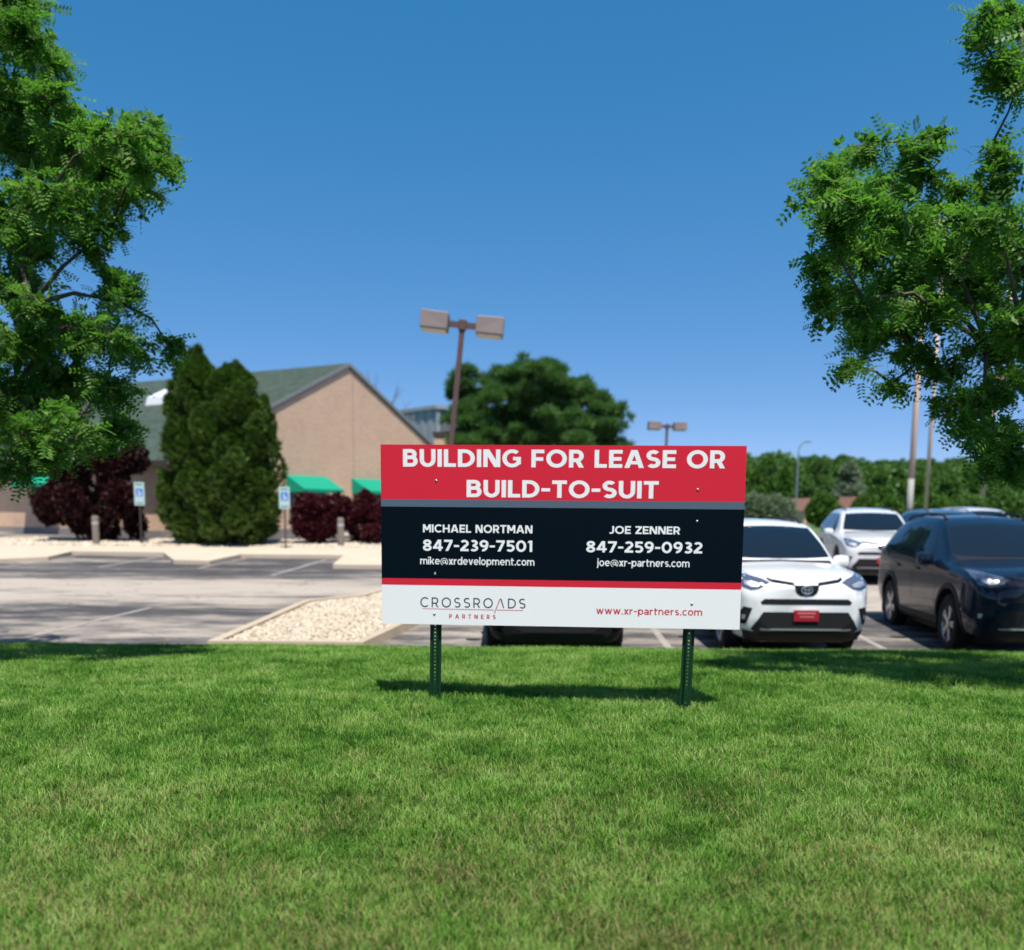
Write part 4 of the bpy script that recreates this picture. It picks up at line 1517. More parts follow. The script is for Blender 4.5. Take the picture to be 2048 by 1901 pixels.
# evergreen pair
def arborvitae(px, ytop, wpx, Yb, label, sd, ybase=1097):
    b0 = at(px, ybase, Yb); b0.z = zl(Yb) + .03
    H_ = at(px, ytop, Yb).z - b0.z
    rw = wpx * Yb / FPX
    rg = np.random.default_rng(sd)
    root = empty('arborvitae', b0)
    tag(root, label, 'conifer', 'tall evergreen pair in the gravel bed')
    prof = pchip([0, .06, .2, .45, .7, .88, 1.0], [.82, .95, 1.0, .95, .76, .46, .04])
    P, D, S = [], [], []
    for k in range(120):          # upright plumes: each one a pointed cluster of flat sprays
        u = rg.uniform(0.0, .93) ** 1.1
        th = rg.uniform(0, 6.283)
        rr = rw * float(prof(u)) * rg.uniform(.55, .98)
        c0 = np.array([rr * math.cos(th), rr * math.sin(th), u * H_])
        ph = H_ * rg.uniform(.10, .19) * (1.15 - .5 * u)
        pw = rw * rg.uniform(.20, .34) * (1.1 - .6 * u)
        m = 150
        t_ = rg.uniform(0, 1, m)
        a_ = rg.uniform(0, 6.283, m)
        w_ = pw * np.sin(np.pi * (.18 + .82 * t_)) * rg.uniform(.5, 1.0, m)
        out = np.array([math.cos(th), math.sin(th), 0])
        p = c0 + np.outer(t_ * ph, [0, 0, 1.0]) + np.outer(t_ * ph * .22, out) + np.stack([w_ * np.cos(a_), w_ * np.sin(a_), np.zeros(m)], -1)
        p[:, :2] *= np.minimum(1, 1.12 * rw * prof(np.clip(p[:, 2] / H_, 0, 1)) / (np.hypot(p[:, 0], p[:, 1]) + 1e-6) + .12)[:, None]
        P.append(p)
        D.append(np.stack([np.cos(a_) * .5, np.sin(a_) * .5, np.full(m, .85)], -1) + out * .3 + rg.normal(0, .25, (m, 3)))
        S.append(rg.uniform(.12, .28, m))
    m = 3000                     # inner sprays close the body
    u = rg.uniform(.02, .95, m)
    a_ = rg.uniform(0, 6.283, m)
    r_ = rw * prof(u) * rg.uniform(.35, .72, m)
    P.append(np.stack([r_ * np.cos(a_), r_ * np.sin(a_), u * H_], -1))
    D.append(np.stack([np.cos(a_) * .6, np.sin(a_) * .6, np.full(m, .7)], -1) + rg.normal(0, .3, (m, 3)))
    S.append(rg.uniform(.2, .36, m))
    m = 900                      # leader
    u = rg.uniform(.72, 1.0, m)
    a_ = rg.uniform(0, 6.283, m)
    r_ = rw * prof(u) * rg.uniform(.3, 1.0, m)
    P.append(np.stack([r_ * np.cos(a_), r_ * np.sin(a_), u * H_], -1))
    D.append(np.stack([np.cos(a_) * .4, np.sin(a_) * .4, np.full(m, .9)], -1) + rg.normal(0, .25, (m, 3)))
    S.append(rg.uniform(.10, .24, m))
    P, D, S = np.concatenate(P), np.concatenate(D), np.concatenate(S)
    P[:, 2] = np.maximum(P[:, 2], .02)
    link('foliage', leaf_mesh('foliage', P, D, S, FAN, rg), root, M_ARBOR)
    MB().tube([(0, 0, -.1), (0, 0, H_ * .92)], [.13, .015], 8).build('trunk', M_BARK, root)


arborvitae(403, 712, 66, 30.9, 'left and taller tree of the dark evergreen pair', 31)
arborvitae(476, 734, 78, 30.5, 'right and broader tree of the dark evergreen pair', 32)

# the pine behind the sign
Yp = 52.0
b0 = Vector((at(1060, 900, Yp).x, Yp, zl(Yp)))
pc = [(930, 780, 36), (950, 830, 46), (925, 850, 32), (960, 870, 40), (1000, 775, 34), (1020, 760, 30), (1045, 748, 30), (1070, 775, 44), (1105, 775, 36), (1130, 800, 42), (1090, 820, 52), (1040, 840, 46), (1150, 850, 48),
      (1180, 800, 28), (1190, 840, 34), (1225, 835, 24), (1215, 860, 26), (1120, 870, 50), (1060, 880, 46), (1000, 885, 40), (1195, 885, 32), (1010, 800, 30), (985, 830, 24), (1160, 775, 26), (925, 890, 34), (960, 910, 40), (1060, 930, 56), (1150, 920, 50),
      (1230, 895, 24), (1100, 745, 22)]
blobs, stm = [], [([(0, 0, -.2), (.1, 0, 4), (-.3, 0, 7.5)], [.28, .2, .08])]
rg = np.random.default_rng(9)
for i, (px, py, r) in enumerate(pc):
    yy = Yp + rg.uniform(-1.6, 1.6)
    p = at(px, py, yy) - b0
    rad = r * yy / FPX
    for k in range(16):           # flat layered boughs
        o_ = rg.normal(0, .50, 3) * rad
        q = rad * rg.uniform(.16, .34)
        blobs.append((p.x + o_[0], p.y + o_[1], p.z + o_[2] * .75, q * 1.5, q * 1.3, q * .42))
    zz = max(1.5, p.z - abs(p.x) * .45)
    stm.append(([(0, 0, zz), (p.x * .5, p.y * .5, (zz + p.z) / 2 + .1), (p.x, p.y, p.z)], [.09, .06, .03]))
bush('pine_tree', 'broad dark green pine rising behind the lease sign', 'tree', b0, blobs, M_PINE, NEED, .42, 44, stm, 41, shell=.1, up=1.0, tname='crown')


# bare tree beside the gable
def bare(base, H_, seed):
    rg = random.Random(seed)
    mb = MB()

    def grow(p, d, ln, r, lv):
        q = p + d * ln
        mb.tube([p, q], [r, r * .68], 5, False)
        if lv == 0: return
        for _ in range(3 if lv > 1 else 4):
            nd = (d + Vector((rg.uniform(-.7, .7), rg.uniform(-.7, .7), rg.uniform(-.1, .45)))).normalized()
            grow(p.lerp(q, rg.uniform(.65, 1)), nd, ln * rg.uniform(.55, .8), r * .6, lv - 1)
    grow(Vector((0, 0, 0)), Vector((.02, 0, 1)), H_ * .42, .13, 4)
    e = empty('bare_tree', base)
    tag(e, 'thin leafless tree behind the right slope of the gable roof', 'tree')
    mb.build('trunk', mat('pale_bare_bark', (.26, .25, .25), .9), e)


p = at(785, 760, 62)
bare((p.x, 62, zl(62)), (p.z - zl(62)) * 1.02, 4)

# far trees, shrubs and woods on the right
WT = [  # px, ytop, half width px, Y, material, label
    (1535, 908, 34, 104, M_WOOD1, 'dark rounded tree standing at the left end of the far woods'),
    (1512, 940, 22, 92, M_WOOD2, 'pale green pointed tree nearest the right edge of the sign'),
    (1572, 930, 26, 92, M_WOOD2, 'fresh green conical tree by the thin street light'),
    (1640, 915, 44, 112, M_WOOD1, 'broad mid green tree between the street light and the willow'),
    (1700, 922, 36, 96, M_WOOD3, 'pale drooping willow tree above the far white SUV'),
    (1765, 935, 32, 88, M_WOOD1, 'dark round tree left of the thicker utility pole'),
    (1840, 952, 46, 80, M_WOOD2, 'bushy green tree behind the foot of the thicker utility pole'),
    (1900, 948, 40, 78, M_WOOD1, 'mid green tree right of the two utility poles'),
    (1975, 925, 52, 70, M_WOOD2, 'bright green bushy tree under the right tree branches'),
    (2045, 915, 56, 66, M_WOOD1, 'dark bushy tree at the right edge of the far woods'),
]
for i, (px, yt, hw, Yt, mt, lab) in enumerate(WT):
    b0 = Vector((at(px, 950, Yt).x, Yt, zl(Yt)))
    hh = at(px, yt, Yt).z - b0.z
    rw = hw * Yt / FPX
    rg = np.random.default_rng(60 + i)
    bb = []
    for k in range(9):
        f_ = rg.uniform(.15, .95)
        ww = rw * (1.05 - f_ * .75 if 'con' in lab or 'pointed' in lab else math.sqrt(max(.12, 1 - (f_ * 1.55 - .6) ** 2)))
        a = rg.uniform(0, 6.28)
        q = rw * .42
        bb.append((math.cos(a) * max(0, ww - q) * .8, math.sin(a) * max(0, ww - q) * .8, hh * f_ * .9, q, q, min(q, hh * .2)))
    bb.append((0, 0, hh * .84, rw * .4, rw * .4, hh * .155))
    bb.append((0, 0, hh * .4, rw * .85, rw * .8, hh * .36))
    tp = BIG
    bush('broadleaf_tree', lab, 'tree', b0, bb, mt, tp, .30 if Yt > 85 else .24, 22, [([(0, 0, -.1), (0, 0, hh * .6)], [.15, .06])], 60 + i, 'far trees beyond the parking lot', shell=.5, up=(-.9 if 'willow' in lab else .2), tname='crown')
SH = [(1512, 984, 40, 70, M_WOOD3, 'silvery green shrub next to the right edge of the sign'), (1560, 990, 36, 69, M_WOOD3, 'silvery green shrub left of the brown roof'),
      (1650, 985, 34, 68, M_WOOD2, 'bright green rounded shrub between the two brown roofs'), (1735, 986, 30, 66, M_WOOD2, 'yellow green shrub right of the far white SUV roof'),
      (1785, 992, 26, 66, M_WOOD2, 'low green shrub left of the utility pole foot'), (1870, 985, 38, 62, M_WOOD2, 'fresh green shrub behind the blue car roof'), (1945, 985, 36, 60, M_WOOD1, 'dark green shrub behind the white car roof'),
      (2020, 975, 46, 58, M_WOOD1, 'dark shrub at the right frame edge behind the navy SUV')]
for i, (px, yt, hw, Yt, mt, lab) in enumerate(SH):
    b0 = Vector((at(px, 950, Yt).x, Yt, zl(Yt)))
    hh = at(px, yt, Yt).z - b0.z
    rw = hw * Yt / FPX
    bb = [(0, 0, hh * .5, rw * .8, rw * .7, hh * .48), (-rw * .5, 0, hh * .42, rw * .5, rw * .5, hh * .4), (rw * .5, 0, hh * .4, rw * .5, rw * .5, hh * .42)]
    bush('broad_shrub', lab, 'shrub', b0, bb, mt, BIG, .20, 40, stems(bb, .05), 90 + i, 'shrubs at the far edge of the lot', shell=.5)
# the wood itself: one mass of crowns
rg = np.random.default_rng(77)
P, D, S = [], [], []
top = pchip([-40, 12, 16, 20, 28, 36, 44, 52, 62, 75, 110], [5.5, 6.5, 7.5, 7.0, 7.6, 8.6, 8.4, 7.8, 8.0, 7.5, 6])
for i in range(210):
    x = rg.uniform(5, 110)
    yy = rg.uniform(116, 138)
    h = float(top(x)) * rg.uniform(.91, 1.03) * yy / 120
    r = rg.uniform(1.8, 3.0)
    n = 260
    v = rg.normal(size=(n, 3)); v /= np.linalg.norm(v, axis=1, keepdims=True)
    p = v * rg.uniform(.7, 1.03, (n, 1)) * np.array([r, r, h * .42]) + np.array([x, yy, h * .58])
    P.append(p); D.append(v + rg.normal(0, .4, (n, 3))); S.append(rg.uniform(.35, .75, n))
P, D, S = map(np.concatenate, (P, D, S))
o = link('woods', leaf_mesh('woods', P, D, S, BIG, rg), None, M_WOOD1)
tag(o, 'dense green wood closing off the horizon behind the parked cars', 'woods', kind='stuff')
# roofs showing between the shrubs
M_BROOF = mat('brown_roof', (0.22, 0.115, 0.085), 0.9, var=0.2)
for px, yt, hw, Yt, lab in ((1606, 997, 18, 88, 'small brown gable roofed shed left of the willow'), (1708, 994, 17, 86, 'small brown gable roofed shed behind the far white SUV')):
    b0 = Vector((at(px, 950, Yt).x, Yt, zl(Yt)))
    hh = at(px, yt, Yt).z - b0.z
    rw = hw * Yt / FPX
    e = empty('shed', b0, R(18))
    tag(e, lab, 'shed', 'small brown roofed sheds before the woods')
    MB().box((-rw * .85, -1.5, 0), (rw * .85, 1.5, hh * .5)).build('wall', M_BRICK, e)
    mb = MB()
    mb.add([(-rw, -1.8, hh * .5), (rw, -1.8, hh * .5), (rw, 1.8, hh * .5), (-rw, 1.8, hh * .5), (0, -1.8, hh), (0, 1.8, hh)], [(0, 1, 4), (1, 2, 5, 4), (2, 3, 5), (3, 0, 4, 5), (3, 2, 1, 0)])
    mb.build('roof', M_BROOF, e)

# ------------------------------------------------------------------ cars
# local frame: front at y=0 facing -y, x across, z up from the ground
ST = [  # y, zb, ws, (P3), (P4), (P5), (P6), ztop
    (0.00, .36, .50, (.64, .52), (.64, .74), (.56, .83), (.44, .875), .90),
    (0.05, .27, .66, (.76, .52), (.765, .78), (.69, .885), (.56, .935), .955),
    (0.14, .24, .76, (.845, .53), (.85, .85), (.79, .955), (.66, .995), 1.015),
    (0.30, .23, .82, (.895, .55), (.895, .91), (.845, 1.0), (.72, 1.035), 1.06),
    (0.60, .23, .85, (.92, .57), (.915, .955), (.87, 1.04), (.74, 1.075), 1.10),
    (1.00, .23, .86, (.925, .58), (.92, .99), (.875, 1.07), (.75, 1.105), 1.135),
    (1.20, .23, .86, (.925, .58), (.92, 1.005), (.87, 1.085), (.745, 1.14), 1.165),
    (1.42, .23, .86, (.925, .58), (.92, 1.015), (.845, 1.135), (.735, 1.275), 1.31),
    (1.70, .23, .86, (.925, .58), (.92, 1.03), (.82, 1.235), (.70, 1.445), 1.475),
    (1.98, .23, .86, (.925, .58), (.92, 1.045), (.805, 1.32), (.655, 1.575), 1.61),
    (2.30, .23, .86, (.925, .58), (.92, 1.055), (.80, 1.35), (.64, 1.625), 1.665),
    (2.90, .23, .86, (.925, .58), (.92, 1.075), (.795, 1.365), (.63, 1.635), 1.685),
    (3.60, .23, .86, (.925, .58), (.92, 1.10), (.785, 1.365), (.61, 1.605), 1.655),
    (4.05, .25, .85, (.91, .60), (.905, 1.12), (.77, 1.35), (.59, 1.545), 1.60),
    (4.32, .27, .82, (.89, .62), (.88, 1.10), (.75, 1.27), (.59, 1.40), 1.45),
    (4.48, .31, .78, (.86, .62), (.85, 1.0), (.75, 1.12), (.62, 1.19), 1.22),
    (4.56, .36, .70, (.80, .62), (.79, .88), (.70, .97), (.56, 1.01), 1.03),
]


def car_body():
    ys = [s[0] for s in ST]
    sec = []
    for (y, zb, ws, p3, p4, p5, p6, zt) in ST:
        sec.append([(0, zb), (ws * .7, zb), (ws, zb + .07), p3, p4, p5, p6, (p6[0] * .55, zt - .012), (0, zt)])
    sec = np.array(sec)
    fx = [[pchip(ys, sec[:, j, k]) for k in (0, 1)] for j in range(9)]
    yy = []
    for i in range(len(ys) - 1):
        m = 4 if ys[i + 1] - ys[i] < .35 else 7
        yy += list(np.linspace(ys[i], ys[i + 1], m, endpoint=False))
    yy.append(ys[-1])
    par = np.arange(9)
    V = []
    for y in yy:
        c = np.array([[fx[j][0](y), fx[j][1](y)] for j in range(9)])
        d = np.linspace(0, 8, 41)
        # rounded but firm corners: blend of linear and smooth interpolation
        lx, lz = np.interp(d, par, c[:, 0]), np.interp(d, par, c[:, 1])
        sx_, sz_ = pchip(par, c[:, 0])(d), pchip(par, c[:, 1])(d)
        X_, Z_ = .35 * lx + .65 * sx_, .35 * lz + .65 * sz_
        half = [(X_[i], Z_[i]) for i in range(41)]
        loop = half + [(-x, z) for x, z in half[-2:0:-1]]
        V += [(x, y, z) for x, z in loop]
    n = 80
    F = []
    for i in range(len(yy) - 1):
        for k in range(n):
            k2 = (k + 1) % n
            F.append((i * n + k, i * n + k2, (i + 1) * n + k2, (i + 1) * n + k))
    F.append(tuple(reversed(range(n))))
    b = (len(yy) - 1) * n
    F.append(tuple(range(b, b + n)))
    me = bpy.data.meshes.new('car_body')
    me.from_pydata(V, [], F)
    bm = bmesh.new()
    bm.from_mesh(me)
    bmesh.ops.recalc_face_normals(bm, faces=bm.faces)
    bm.to_mesh(me)
    bvh = BVHTree.FromBMesh(bm)
    bm.free()
    return me, bvh


BODY0, BVH = car_body()
AX = (0.93, 3.59)
WR = 0.365


def cut_arches(me):
    o = bpy.data.objects.new('tmp_body', me)
    COL.objects.link(o)
    cut = MB()
    for ya in AX:
        for s in (-1, 1):
            cut.tube([(s * .60, ya, WR), (s * 1.3, ya, WR)], .435, 36)
    bm = bmesh.new()
    mm = bpy.data.meshes.new('tmp_cut')
    mm.from_pydata(cut.v, [], cut.f)
    bm.from_mesh(mm)
    bmesh.ops.recalc_face_normals(bm, faces=bm.faces)
    bm.to_mesh(mm)
    bm.free()
    c = bpy.data.objects.new('tmp_cut', mm)
    COL.objects.link(c)
    md = o.modifiers.new('b', 'BOOLEAN')
    md.object = c
    md.operation = 'DIFFERENCE'
    md.solver = 'EXACT'
    dg = bpy.context.evaluated_depsgraph_get()
    res = bpy.data.meshes.new_from_object(o.evaluated_get(dg))
    bpy.data.objects.remove(o)
    bpy.data.objects.remove(c)
    res.materials.clear()
    return res


BODY = cut_arches(BODY0)


def set_smooth(me, ang=35):
    bm = bmesh.new()
    bm.from_mesh(me)
    for f in bm.faces: f.smooth = True
    for e in bm.edges:
        e.smooth = not (len(e.link_faces) == 2 and e.calc_face_angle(0) > math.radians(ang))
    bm.to_mesh(me)
    bm.free()


set_smooth(BODY, 40)


def skin(name, poly, view, off, maxlen=.07, sgn=1, back=.012):
    """A panel following the body: poly is drawn in front view (x,z), side view (y,z) or top view (x,y)."""
    bm = bmesh.new()
    vs = [bm.verts.new((p[0], p[1], 0)) for p in poly]
    bm.faces.new(vs)
    bmesh.ops.triangulate(bm, faces=bm.faces[:])
    for _ in range(5):
        es = [e for e in bm.edges if e.calc_length() > maxlen]
        if not es: break
        bmesh.ops.subdivide_edges(bm, edges=es, cuts=1)
        bmesh.ops.triangulate(bm, faces=bm.faces[:])
    for v in bm.verts:
        a, b = v.co.x, v.co.y
        if view == 'front': o, d = Vector((a, -1, b)), Vector((0, 1, 0))
        elif view == 'rear': o, d = Vector((a, 6, b)), Vector((0, -1, 0))
        elif view == 'side': o, d = Vector((sgn * 2, a, b)), Vector((-sgn, 0, 0))
        else: o, d = Vector((a, b, 3)), Vector((0, 0, -1))
        h = BVH.ray_cast(o, d)
        p = h[0] if h[0] is not None else o + d * 1.3
        nn = h[1] if h[1] is not None else -d
        v.co = p + nn * off * .6 - d * off * .4
    # rim towards the body
    bd = [e for e in bm.edges if e.is_boundary]
    r = bmesh.ops.extrude_edge_only(bm, edges=bd)
    dd = {'front': Vector((0, 1, 0)), 'rear': Vector((0, -1, 0)), 'side': Vector((-sgn, 0, 0)), 'top': Vector((0, 0, -1))}[view]
    for g in r['geom']:
        if isinstance(g, bmesh.types.BMVert): g.co += dd * back
    bmesh.ops.recalc_face_normals(bm, faces=bm.faces)
    me = bpy.data.meshes.new(name)
    bm.to_mesh(me)
    bm.free()
    set_smooth(me, 40)
    return me


def both(poly):
    return [poly, [(-x, z) for x, z in reversed(poly)]]


def arc_pts(cy, cz, r, a0, a1, n):
    return [(cy + r * math.cos(R(a0 + (a1 - a0) * i / n)), cz + r * math.sin(R(a0 + (a1 - a0) * i / n))) for i in range(n + 1)]


CP = []   # (name, mesh, material key)
CP.append(('windshield', skin('windshield', [(-.745, 1.20), (-.4, 1.185), (0, 1.18), (.4, 1.185), (.745, 1.20), (.70, 1.36), (.615, 1.565), (.3, 1.588), (0, 1.594), (-.3, 1.588), (-.615, 1.565), (-.70, 1.36)], 'front', .004), 'glass'))
for s in (-1, 1):
    CP.append(('side_window', skin('side_window', [(1.62, 1.09), (2.42, 1.105), (2.44, 1.555), (2.16, 1.545), (1.98, 1.48)], 'side', .004, sgn=s), 'glass'))
    CP.append(('side_window', skin('side_window', [(2.50, 1.108), (3.36, 1.135), (3.30, 1.535), (2.52, 1.558)], 'side', .004, sgn=s), 'glass'))
    CP.append(('side_window', skin('side_window', [(3.42, 1.15), (4.02, 1.20), (3.86, 1.46), (3.36, 1.53)], 'side', .004, sgn=s), 'glass'))
    for y0, y1 in ((1.46, 1.47), (2.465, 2.475), (3.40, 3.41)):
        CP.append(('door_seam', skin('door_seam', [(y0, .42), (y1, .42), (y1, 1.06), (y0, 1.06)], 'side', .0012, .2, sgn=s, back=.003), 'black'))
    CP.append(('sill_trim', skin('sill_trim', [(1.40, .28), (3.12, .28), (3.12, .40), (1.40, .40)], 'side', .012, .12, sgn=s), 'black'))
    for ya in AX:
        CP.append(('arch_trim', skin('arch_trim', arc_pts(ya, WR, .44, -8, 188, 22) + list(reversed(arc_pts(ya, WR, .50, -8, 188, 22))), 'side', .010, .12, sgn=s, back=.03), 'black'))
    for yh in (2.20, 3.14):
        CP.append(('door_handle', skin('door_handle', [(yh, .955), (yh + .20, .965), (yh + .20, .995), (yh, .985)], 'side', .03, .1, sgn=s, back=.03), 'paint'))
CP.append(('rear_window', skin('rear_window', [(-.66, 1.24), (.66, 1.24), (.56, 1.50), (-.56, 1.50)], 'rear', .004), 'glass'))
# front
for p in both([(.16, .955), (.45, .992), (.50, 1.015), (.50, .985), (.44, .955), (.15, .918)]):
    CP.append(('grille_bar', skin('grille_bar', p, 'front', .006), 'gloss'))
CP.append(('grille', skin('grille', [(-.17, .925), (.17, .925), (.135, .84), (.08, .805), (-.08, .805), (-.135, .84)], 'front', .007), 'gloss'))
for p in both([(.47, .955), (.56, .995), (.76, 1.045), (.845, 1.06), (.86, .99), (.83, .90), (.72, .865), (.62, .88)]):
    CP.append(('headlight', skin('headlight', p, 'front', .006, .05), 'lamp'))
for p in both([(.60, .93), (.70, .965), (.79, .97), (.79, .93), (.71, .90), (.63, .905)]):
    CP.append(('lamp_lens', skin('lamp_lens', p, 'front', .010, .05), 'chrome'))
CP.append(('bumper_slot', skin('bumper_slot', [(-.60, .73), (-.55, .765), (.55, .765), (.60, .73), (.58, .70), (-.58, .70)], 'front', .005), 'black'))
CP.append(('lower_grille', skin('lower_grille', [(-.56, .61), (.56, .61), (.71, .41), (.66, .37), (-.66, .37), (-.71, .41)], 'front', .006), 'black'))
CP.append(('bumper_lip', skin('bumper_lip', [(-.60, .415), (.60, .415), (.58, .395), (-.58, .395)], 'front', .03), 'silver'))
CP.append(('lower_apron', skin('lower_apron', [(-.80, .395), (-.66, .372), (.66, .372), (.80, .395), (.76, .26), (-.76, .26)], 'front', .012), 'black'))
for p in both([(.70, .655), (.80, .67), (.845, .60), (.83, .46), (.77, .46)]):
    CP.append(('fog_light_pod', skin('fog_light_pod', p, 'front', .006, .05), 'black'))
for p in both([(.775, .57), (.815, .57), (.815, .52), (.785, .52)]):
    CP.append(('fog_light', skin('fog_light', p, 'front', .012, .05), 'chrome'))
CP.append(('licence_plate', skin('licence_plate', [(-.165, .635), (.165, .635), (.165, .505), (-.165, .505)], 'front', .03, .1, back=.02), 'plate'))
for p in ([(-.12, .612), (.12, .612), (.12, .588), (-.12, .588)], [(-.09, .566), (.10, .566), (.10, .549), (-.09, .549)]):
    CP.append(('plate_print', skin('plate_print', p, 'front', .034, .1, back=.002), 'plateprint'))
for p in both([(.62, 1.0), (.84, .98), (.85, .84), (.66, .86)]):
    CP.append(('tail_light', skin('tail_light', p, 'rear', .008, .08), 'tail'))
CP.append(('rear_plate', skin('rear_plate', [(-.16, .80), (.16, .80), (.16, .68), (-.16, .68)], 'rear', .01, .1), 'silver'))
# hood seam lines
for p in both([(.70, .22), (.71, .22), (.765, 1.12), (.755, 1.12)]):
    CP.append(('hood_seam', skin('hood_seam', p, 'top', .0012, .15, back=.003), 'black'))
CP.append(('wiper_cowl', skin('wiper_cowl', [(-.72, 1.13), (.72, 1.13), (.735, 1.24), (.4, 1.215), (0, 1.205), (-.4, 1.215), (-.735, 1.24)], 'top', .005, .1), 'black'))


def emblem_mesh():
    mb = MB()
    h = BVH.ray_cast(Vector((0, -1, .875)), Vector((0, 1, 0)))[0]
    def ell(cx, cz, rx, rz, r):
        pts = [(cx + rx * math.cos(k * math.pi / 10), h.y - .012, cz + rz * math.sin(k * math.pi / 10)) for k in range(21)]
        mb.tube(pts, r, 5, False)
    ell(0, .872, .072, .048, .007)
    ell(0, .872, .026, .046, .006)
    ell(0, .893, .050, .020, .006)
    return mb


def wheel_mesh():
    """Tyre and five-spoke rim; axis along x, outer face towards +x."""
    prof = [(-.10, .225), (-.112, .26), (-.112, .33), (-.09, .358), (-.03, .365), (.03, .365), (.09, .358), (.112, .33), (.112, .26), (.10, .225)]
    n = 40
    tv, tf = [], []
    for k in range(n):
        a = 2 * math.pi * k / n
        for x, r in prof: tv.append((x, r * math.cos(a), r * math.sin(a)))
    m = len(prof)
    for k in range(n):
        for j in range(m - 1):
            tf.append((k * m + j, k * m + j + 1, ((k + 1) % n) * m + j + 1, ((k + 1) % n) * m + j))
    tyre = MB().add(tv, tf)
    rim = MB()
    prof2 = [(.095, .232), (.10, .224), (.06, .212), (-.09, .205)]
    rv, rf = [], []
    for k in range(n):
        a = 2 * math.pi * k / n
        for x, r in prof2: rv.append((x, r * math.cos(a), r * math.sin(a)))
    for k in range(n):
        for j in range(3): rf.append((k * 4 + j, k * 4 + j + 1, ((k + 1) % n) * 4 + j + 1, ((k + 1) % n) * 4 + j))
    rim.add(rv, rf)
    for k in range(5):
        for dv in (-.13, .13):
            a = 2 * math.pi * k / 5 + math.pi / 2
            M = Matrix.Rotation(a + dv, 4, 'X')
            v = [(.088, -.018, .05), (.088, .018, .05), (.096, .014, .22), (.096, -.014, .22), (.05, -.018, .05), (.05, .018, .05), (.055, .014, .22), (.055, -.014, .22)]
            rim.add([M @ Vector(p) for p in v], [(0, 1, 2, 3), (0, 4, 5, 1), (1, 5, 6, 2), (2, 6, 7, 3), (3, 7, 4, 0)])
    rim.tube([(.05, 0, 0), (.098, 0, 0), (.102, 0, 0)], [.062, .058, .03], 16)
    hub = MB().tube([(-.08, 0, 0), (.04, 0, 0)], [.20, .20], 24)
    return tyre, rim, hub


def mk(mb, name, smooth_=True, ang=40):
    me = bpy.data.meshes.new(name)
    me.from_pydata(mb.v, [], mb.f)
    bm = bmesh.new(); bm.from_mesh(me); bmesh.ops.recalc_face_normals(bm, faces=bm.faces); bm.to_mesh(me); bm.free()
    set_smooth(me, ang)
    return me


TY, RI, HB = wheel_mesh()
ME_TY, ME_RI, ME_HB, ME_EM = mk(TY, 'tyre'), mk(RI, 'rim'), mk(HB, 'brake_disc'), mk(emblem_mesh(), 'emblem')
liner = MB()
for ya in AX:
    for s in (-1, 1):
        pts = arc_pts(ya, WR, .433, -20, 200, 20)
        v = [(s * .62, y, z) for y, z in pts] + [(s * .905, y, z) for y, z in pts]
        liner.add(v, [(i, i + 1, 22 + i, 21 + i) for i in range(20)])
        liner.add([(s * .605, y, z) for y, z in pts], [tuple(range(21))])
ME_LN = mk(liner, 'wheel_well')
ub = MB().box((-.70, .35, .20), (.70, 4.3, .30))
ME_UB = mk(ub, 'underbody', ang=10)
rail = {}
for s in (-1, 1):
    rb = MB()
    pts = []
    for y in np.linspace(2.15, 3.95, 12):
        h = BVH.ray_cast(Vector((s * .565, y, 3)), Vector((0, 0, -1)))[0]
        lift = .045 if 2.25 < y < 3.85 else .0
        pts.append((s * .565, y, h.z + lift))
    rb.tube(pts, .017, 8)
    rail[s] = mk(rb, 'roof_rail')
    mr = MB()
    # mirror: shaped shell on a short foot
    cx, cy, cz = s * 1.035, 1.60, 1.13
    ring = []
    v, f = [], []
    for i, (t_, k) in enumerate(((-.085, .35), (-.07, .75), (-.02, 1.0), (.05, 1.0), (.06, .92))):
        for j in range(16):
            a = j * 2 * math.pi / 16
            sq = (abs(math.cos(a)) ** .6 * math.copysign(1, math.cos(a)), abs(math.sin(a)) ** .6 * math.copysign(1, math.sin(a)))
            v.append((cx + sq[0] * .115 * k, cy + t_, cz + sq[1] * .085 * k))
    for i in range(4):
        for j in range(16): f.append((i * 16 + j, i * 16 + (j + 1) % 16, (i + 1) * 16 + (j + 1) % 16, (i + 1) * 16 + j))
    f += [tuple(range(16)), tuple(reversed(range(64, 80)))]
    mr.add(v, f)
    mr.box((min(s * .86, s * .96), 1.585, 1.05), (max(s * .86, s * .96), 1.635, 1.10))
    rail[('m', s)] = mk(mr, 'side_mirror')
M_CHR = mat('lamp_chrome', (0.55, 0.58, 0.64), 0.32, 0.7)
M_TYRE = mat('tyre_rubber', (0.012, 0.012, 0.013), 0.8, spec=0.3)
M_RIM = mat('rim_alloy', (0.45, 0.46, 0.48), 0.3, 0.85)
M_BLK = mat('black_plastic', (0.012, 0.012, 0.013), 0.6, spec=0.3)
M_GLOSSB = mat('gloss_black', (0.01, 0.011, 0.014), 0.15)
M_CGLASS = mat('car_glass', (0.006, 0.014, 0.024), 0.04, spec=0.35)
M_LAMP = mat('headlight_cover', (0.07, 0.085, 0.13), 0.06, spec=0.9, coat=1.0)
M_SILV = mat('silver_trim', (0.42, 0.42, 0.43), 0.35, 0.6)
M_TAIL = mat('red_tail_lens', (0.35, 0.01, 0.012), 0.15, coat=.8)
M_PLRED = mat('red_dealer_plate', (0.34, 0.012, 0.024), 0.35)
M_PLPR = mat('plate_print_pink', (0.55, 0.16, 0.17), 0.4)


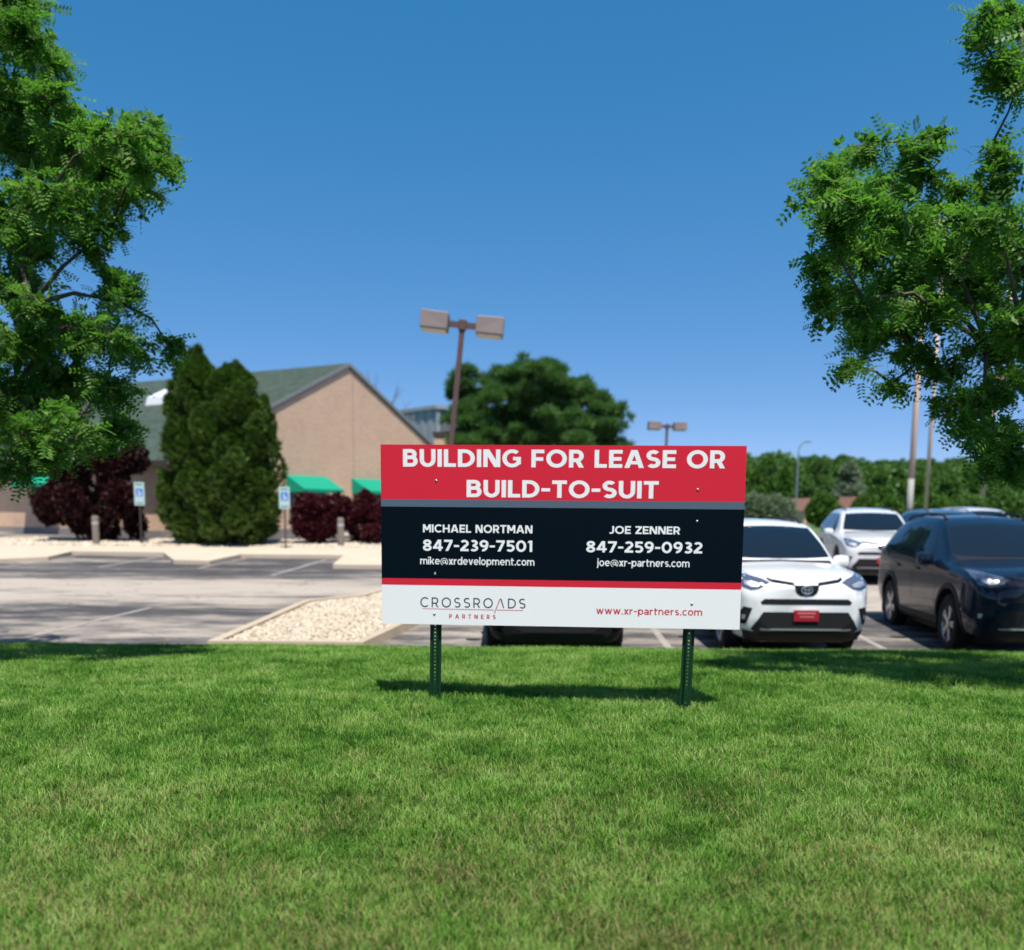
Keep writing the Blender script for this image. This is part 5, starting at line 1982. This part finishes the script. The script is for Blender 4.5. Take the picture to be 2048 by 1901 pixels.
def car(base, yaw, paint, label, lip=None, scale=(1, 1, 1.115), details=True, rails=True, name='parked_suv', plate=M_PLRED, z_rot=None):
    e = empty(name, base, yaw)
    e.scale = scale
    e.rotation_euler = (-0.033 * math.cos(yaw) * -1 if base[1] > 12 else 0.0, 0, yaw)
    tag(e, label, 'car', 'cars parked in the lot')
    mats = {'paint': paint, 'glass': M_CGLASS, 'black': M_BLK, 'gloss': M_GLOSSB, 'lamp': M_LAMP, 'chrome': M_CHR, 'silver': lip or M_SILV, 'tail': M_TAIL, 'plate': plate, 'plateprint': M_PLPR}
    body = BODY.copy()
    link('body', body, e, paint)
    lamp = None
    heads = []
    mcache = {}
    pods = []
    for nm, me, mk_ in CP:
        par = e
        if nm in ('plate_print', ): par = plate_o
        if nm == 'lamp_lens': par = heads.pop(0)
        if nm == 'fog_light': par = pods.pop(0)
        if not me.materials:
            m2 = me
        else:
            m2 = me.copy() if me.materials[0] is not mats[mk_] else me
        o = link(nm, m2, par, mats[mk_])
        if nm == 'licence_plate': plate_o = o
        if nm == 'headlight': heads.append(o)
        if nm == 'fog_light_pod': pods.append(o)
    link('emblem', ME_EM, e, M_CHR)
    link('wheel_well', ME_LN, e, M_BLK)
    link('underbody', ME_UB, e, M_BLK)
    for s in (-1, 1):
        if rails: link('roof_rail', rail[s], e, M_BLK)
        m2 = rail[('m', s)].copy()
        link('side_mirror', m2, e, paint)
        for ya in AX:
            w_ = empty('wheel', (s * .80, ya, WR), 0 if s > 0 else math.pi)
            w_.parent = e
            w_.rotation_euler = (random.uniform(0, 1.2), 0, 0 if s > 0 else math.pi)
            link('tyre', ME_TY, w_, M_TYRE)
            link('rim', ME_RI, w_, M_RIM)
            link('brake_disc', ME_HB, w_, M_BLK)
    return e


M_WCAR = mat('white_car_paint', (0.78, 0.79, 0.80), 0.32, coat=1.0)
M_WCAR2 = mat('pearl_white_car_paint', (0.70, 0.71, 0.72), 0.3, coat=1.0)
M_NAVY_C = mat('navy_car_paint', (0.004, 0.011, 0.026), 0.5, spec=.1, coat=.8)
M_BLKCAR = mat('black_car_paint', (0.004, 0.004, 0.005), 0.6, spec=.08, coat=.1)
M_BLUCAR = mat('blue_grey_car_paint', (0.07, 0.12, 0.19), 0.3, metal=0.4, coat=1.0)

car((3.86, 11.75, zl(11.75) - 0.01), R(0.5), M_WCAR, 'nearest white SUV with red front plate right of the lease sign')
car((7.02, 11.75, zl(11.75) - 0.01), R(-6.0), M_NAVY_C, 'dark navy SUV at the right edge of the lot', scale=(1, 1, 1.165))
car((0.58, 11.35, zl(11.35) - 0.01), R(0.5), M_BLKCAR, 'black SUV hidden behind the lease sign, only its dark underside showing', lip=M_BLK)
car((8.62, 20.9, zl(20.9)), R(-11), M_WCAR2, 'farther white SUV between the near white SUV and the navy one', scale=(1, 1, 1.02))
car((12.5, 24.4, zl(24.4)), R(-6), M_BLUCAR, 'blue grey SUV whose roof shows above the navy SUV', scale=(1, 1, .95))
car((15.6, 28.5, zl(28.5)), R(-4), M_WCAR2, 'distant white car whose pale roof tops the blue grey one', scale=(1, 1, .92), rails=False, name='parked_car')
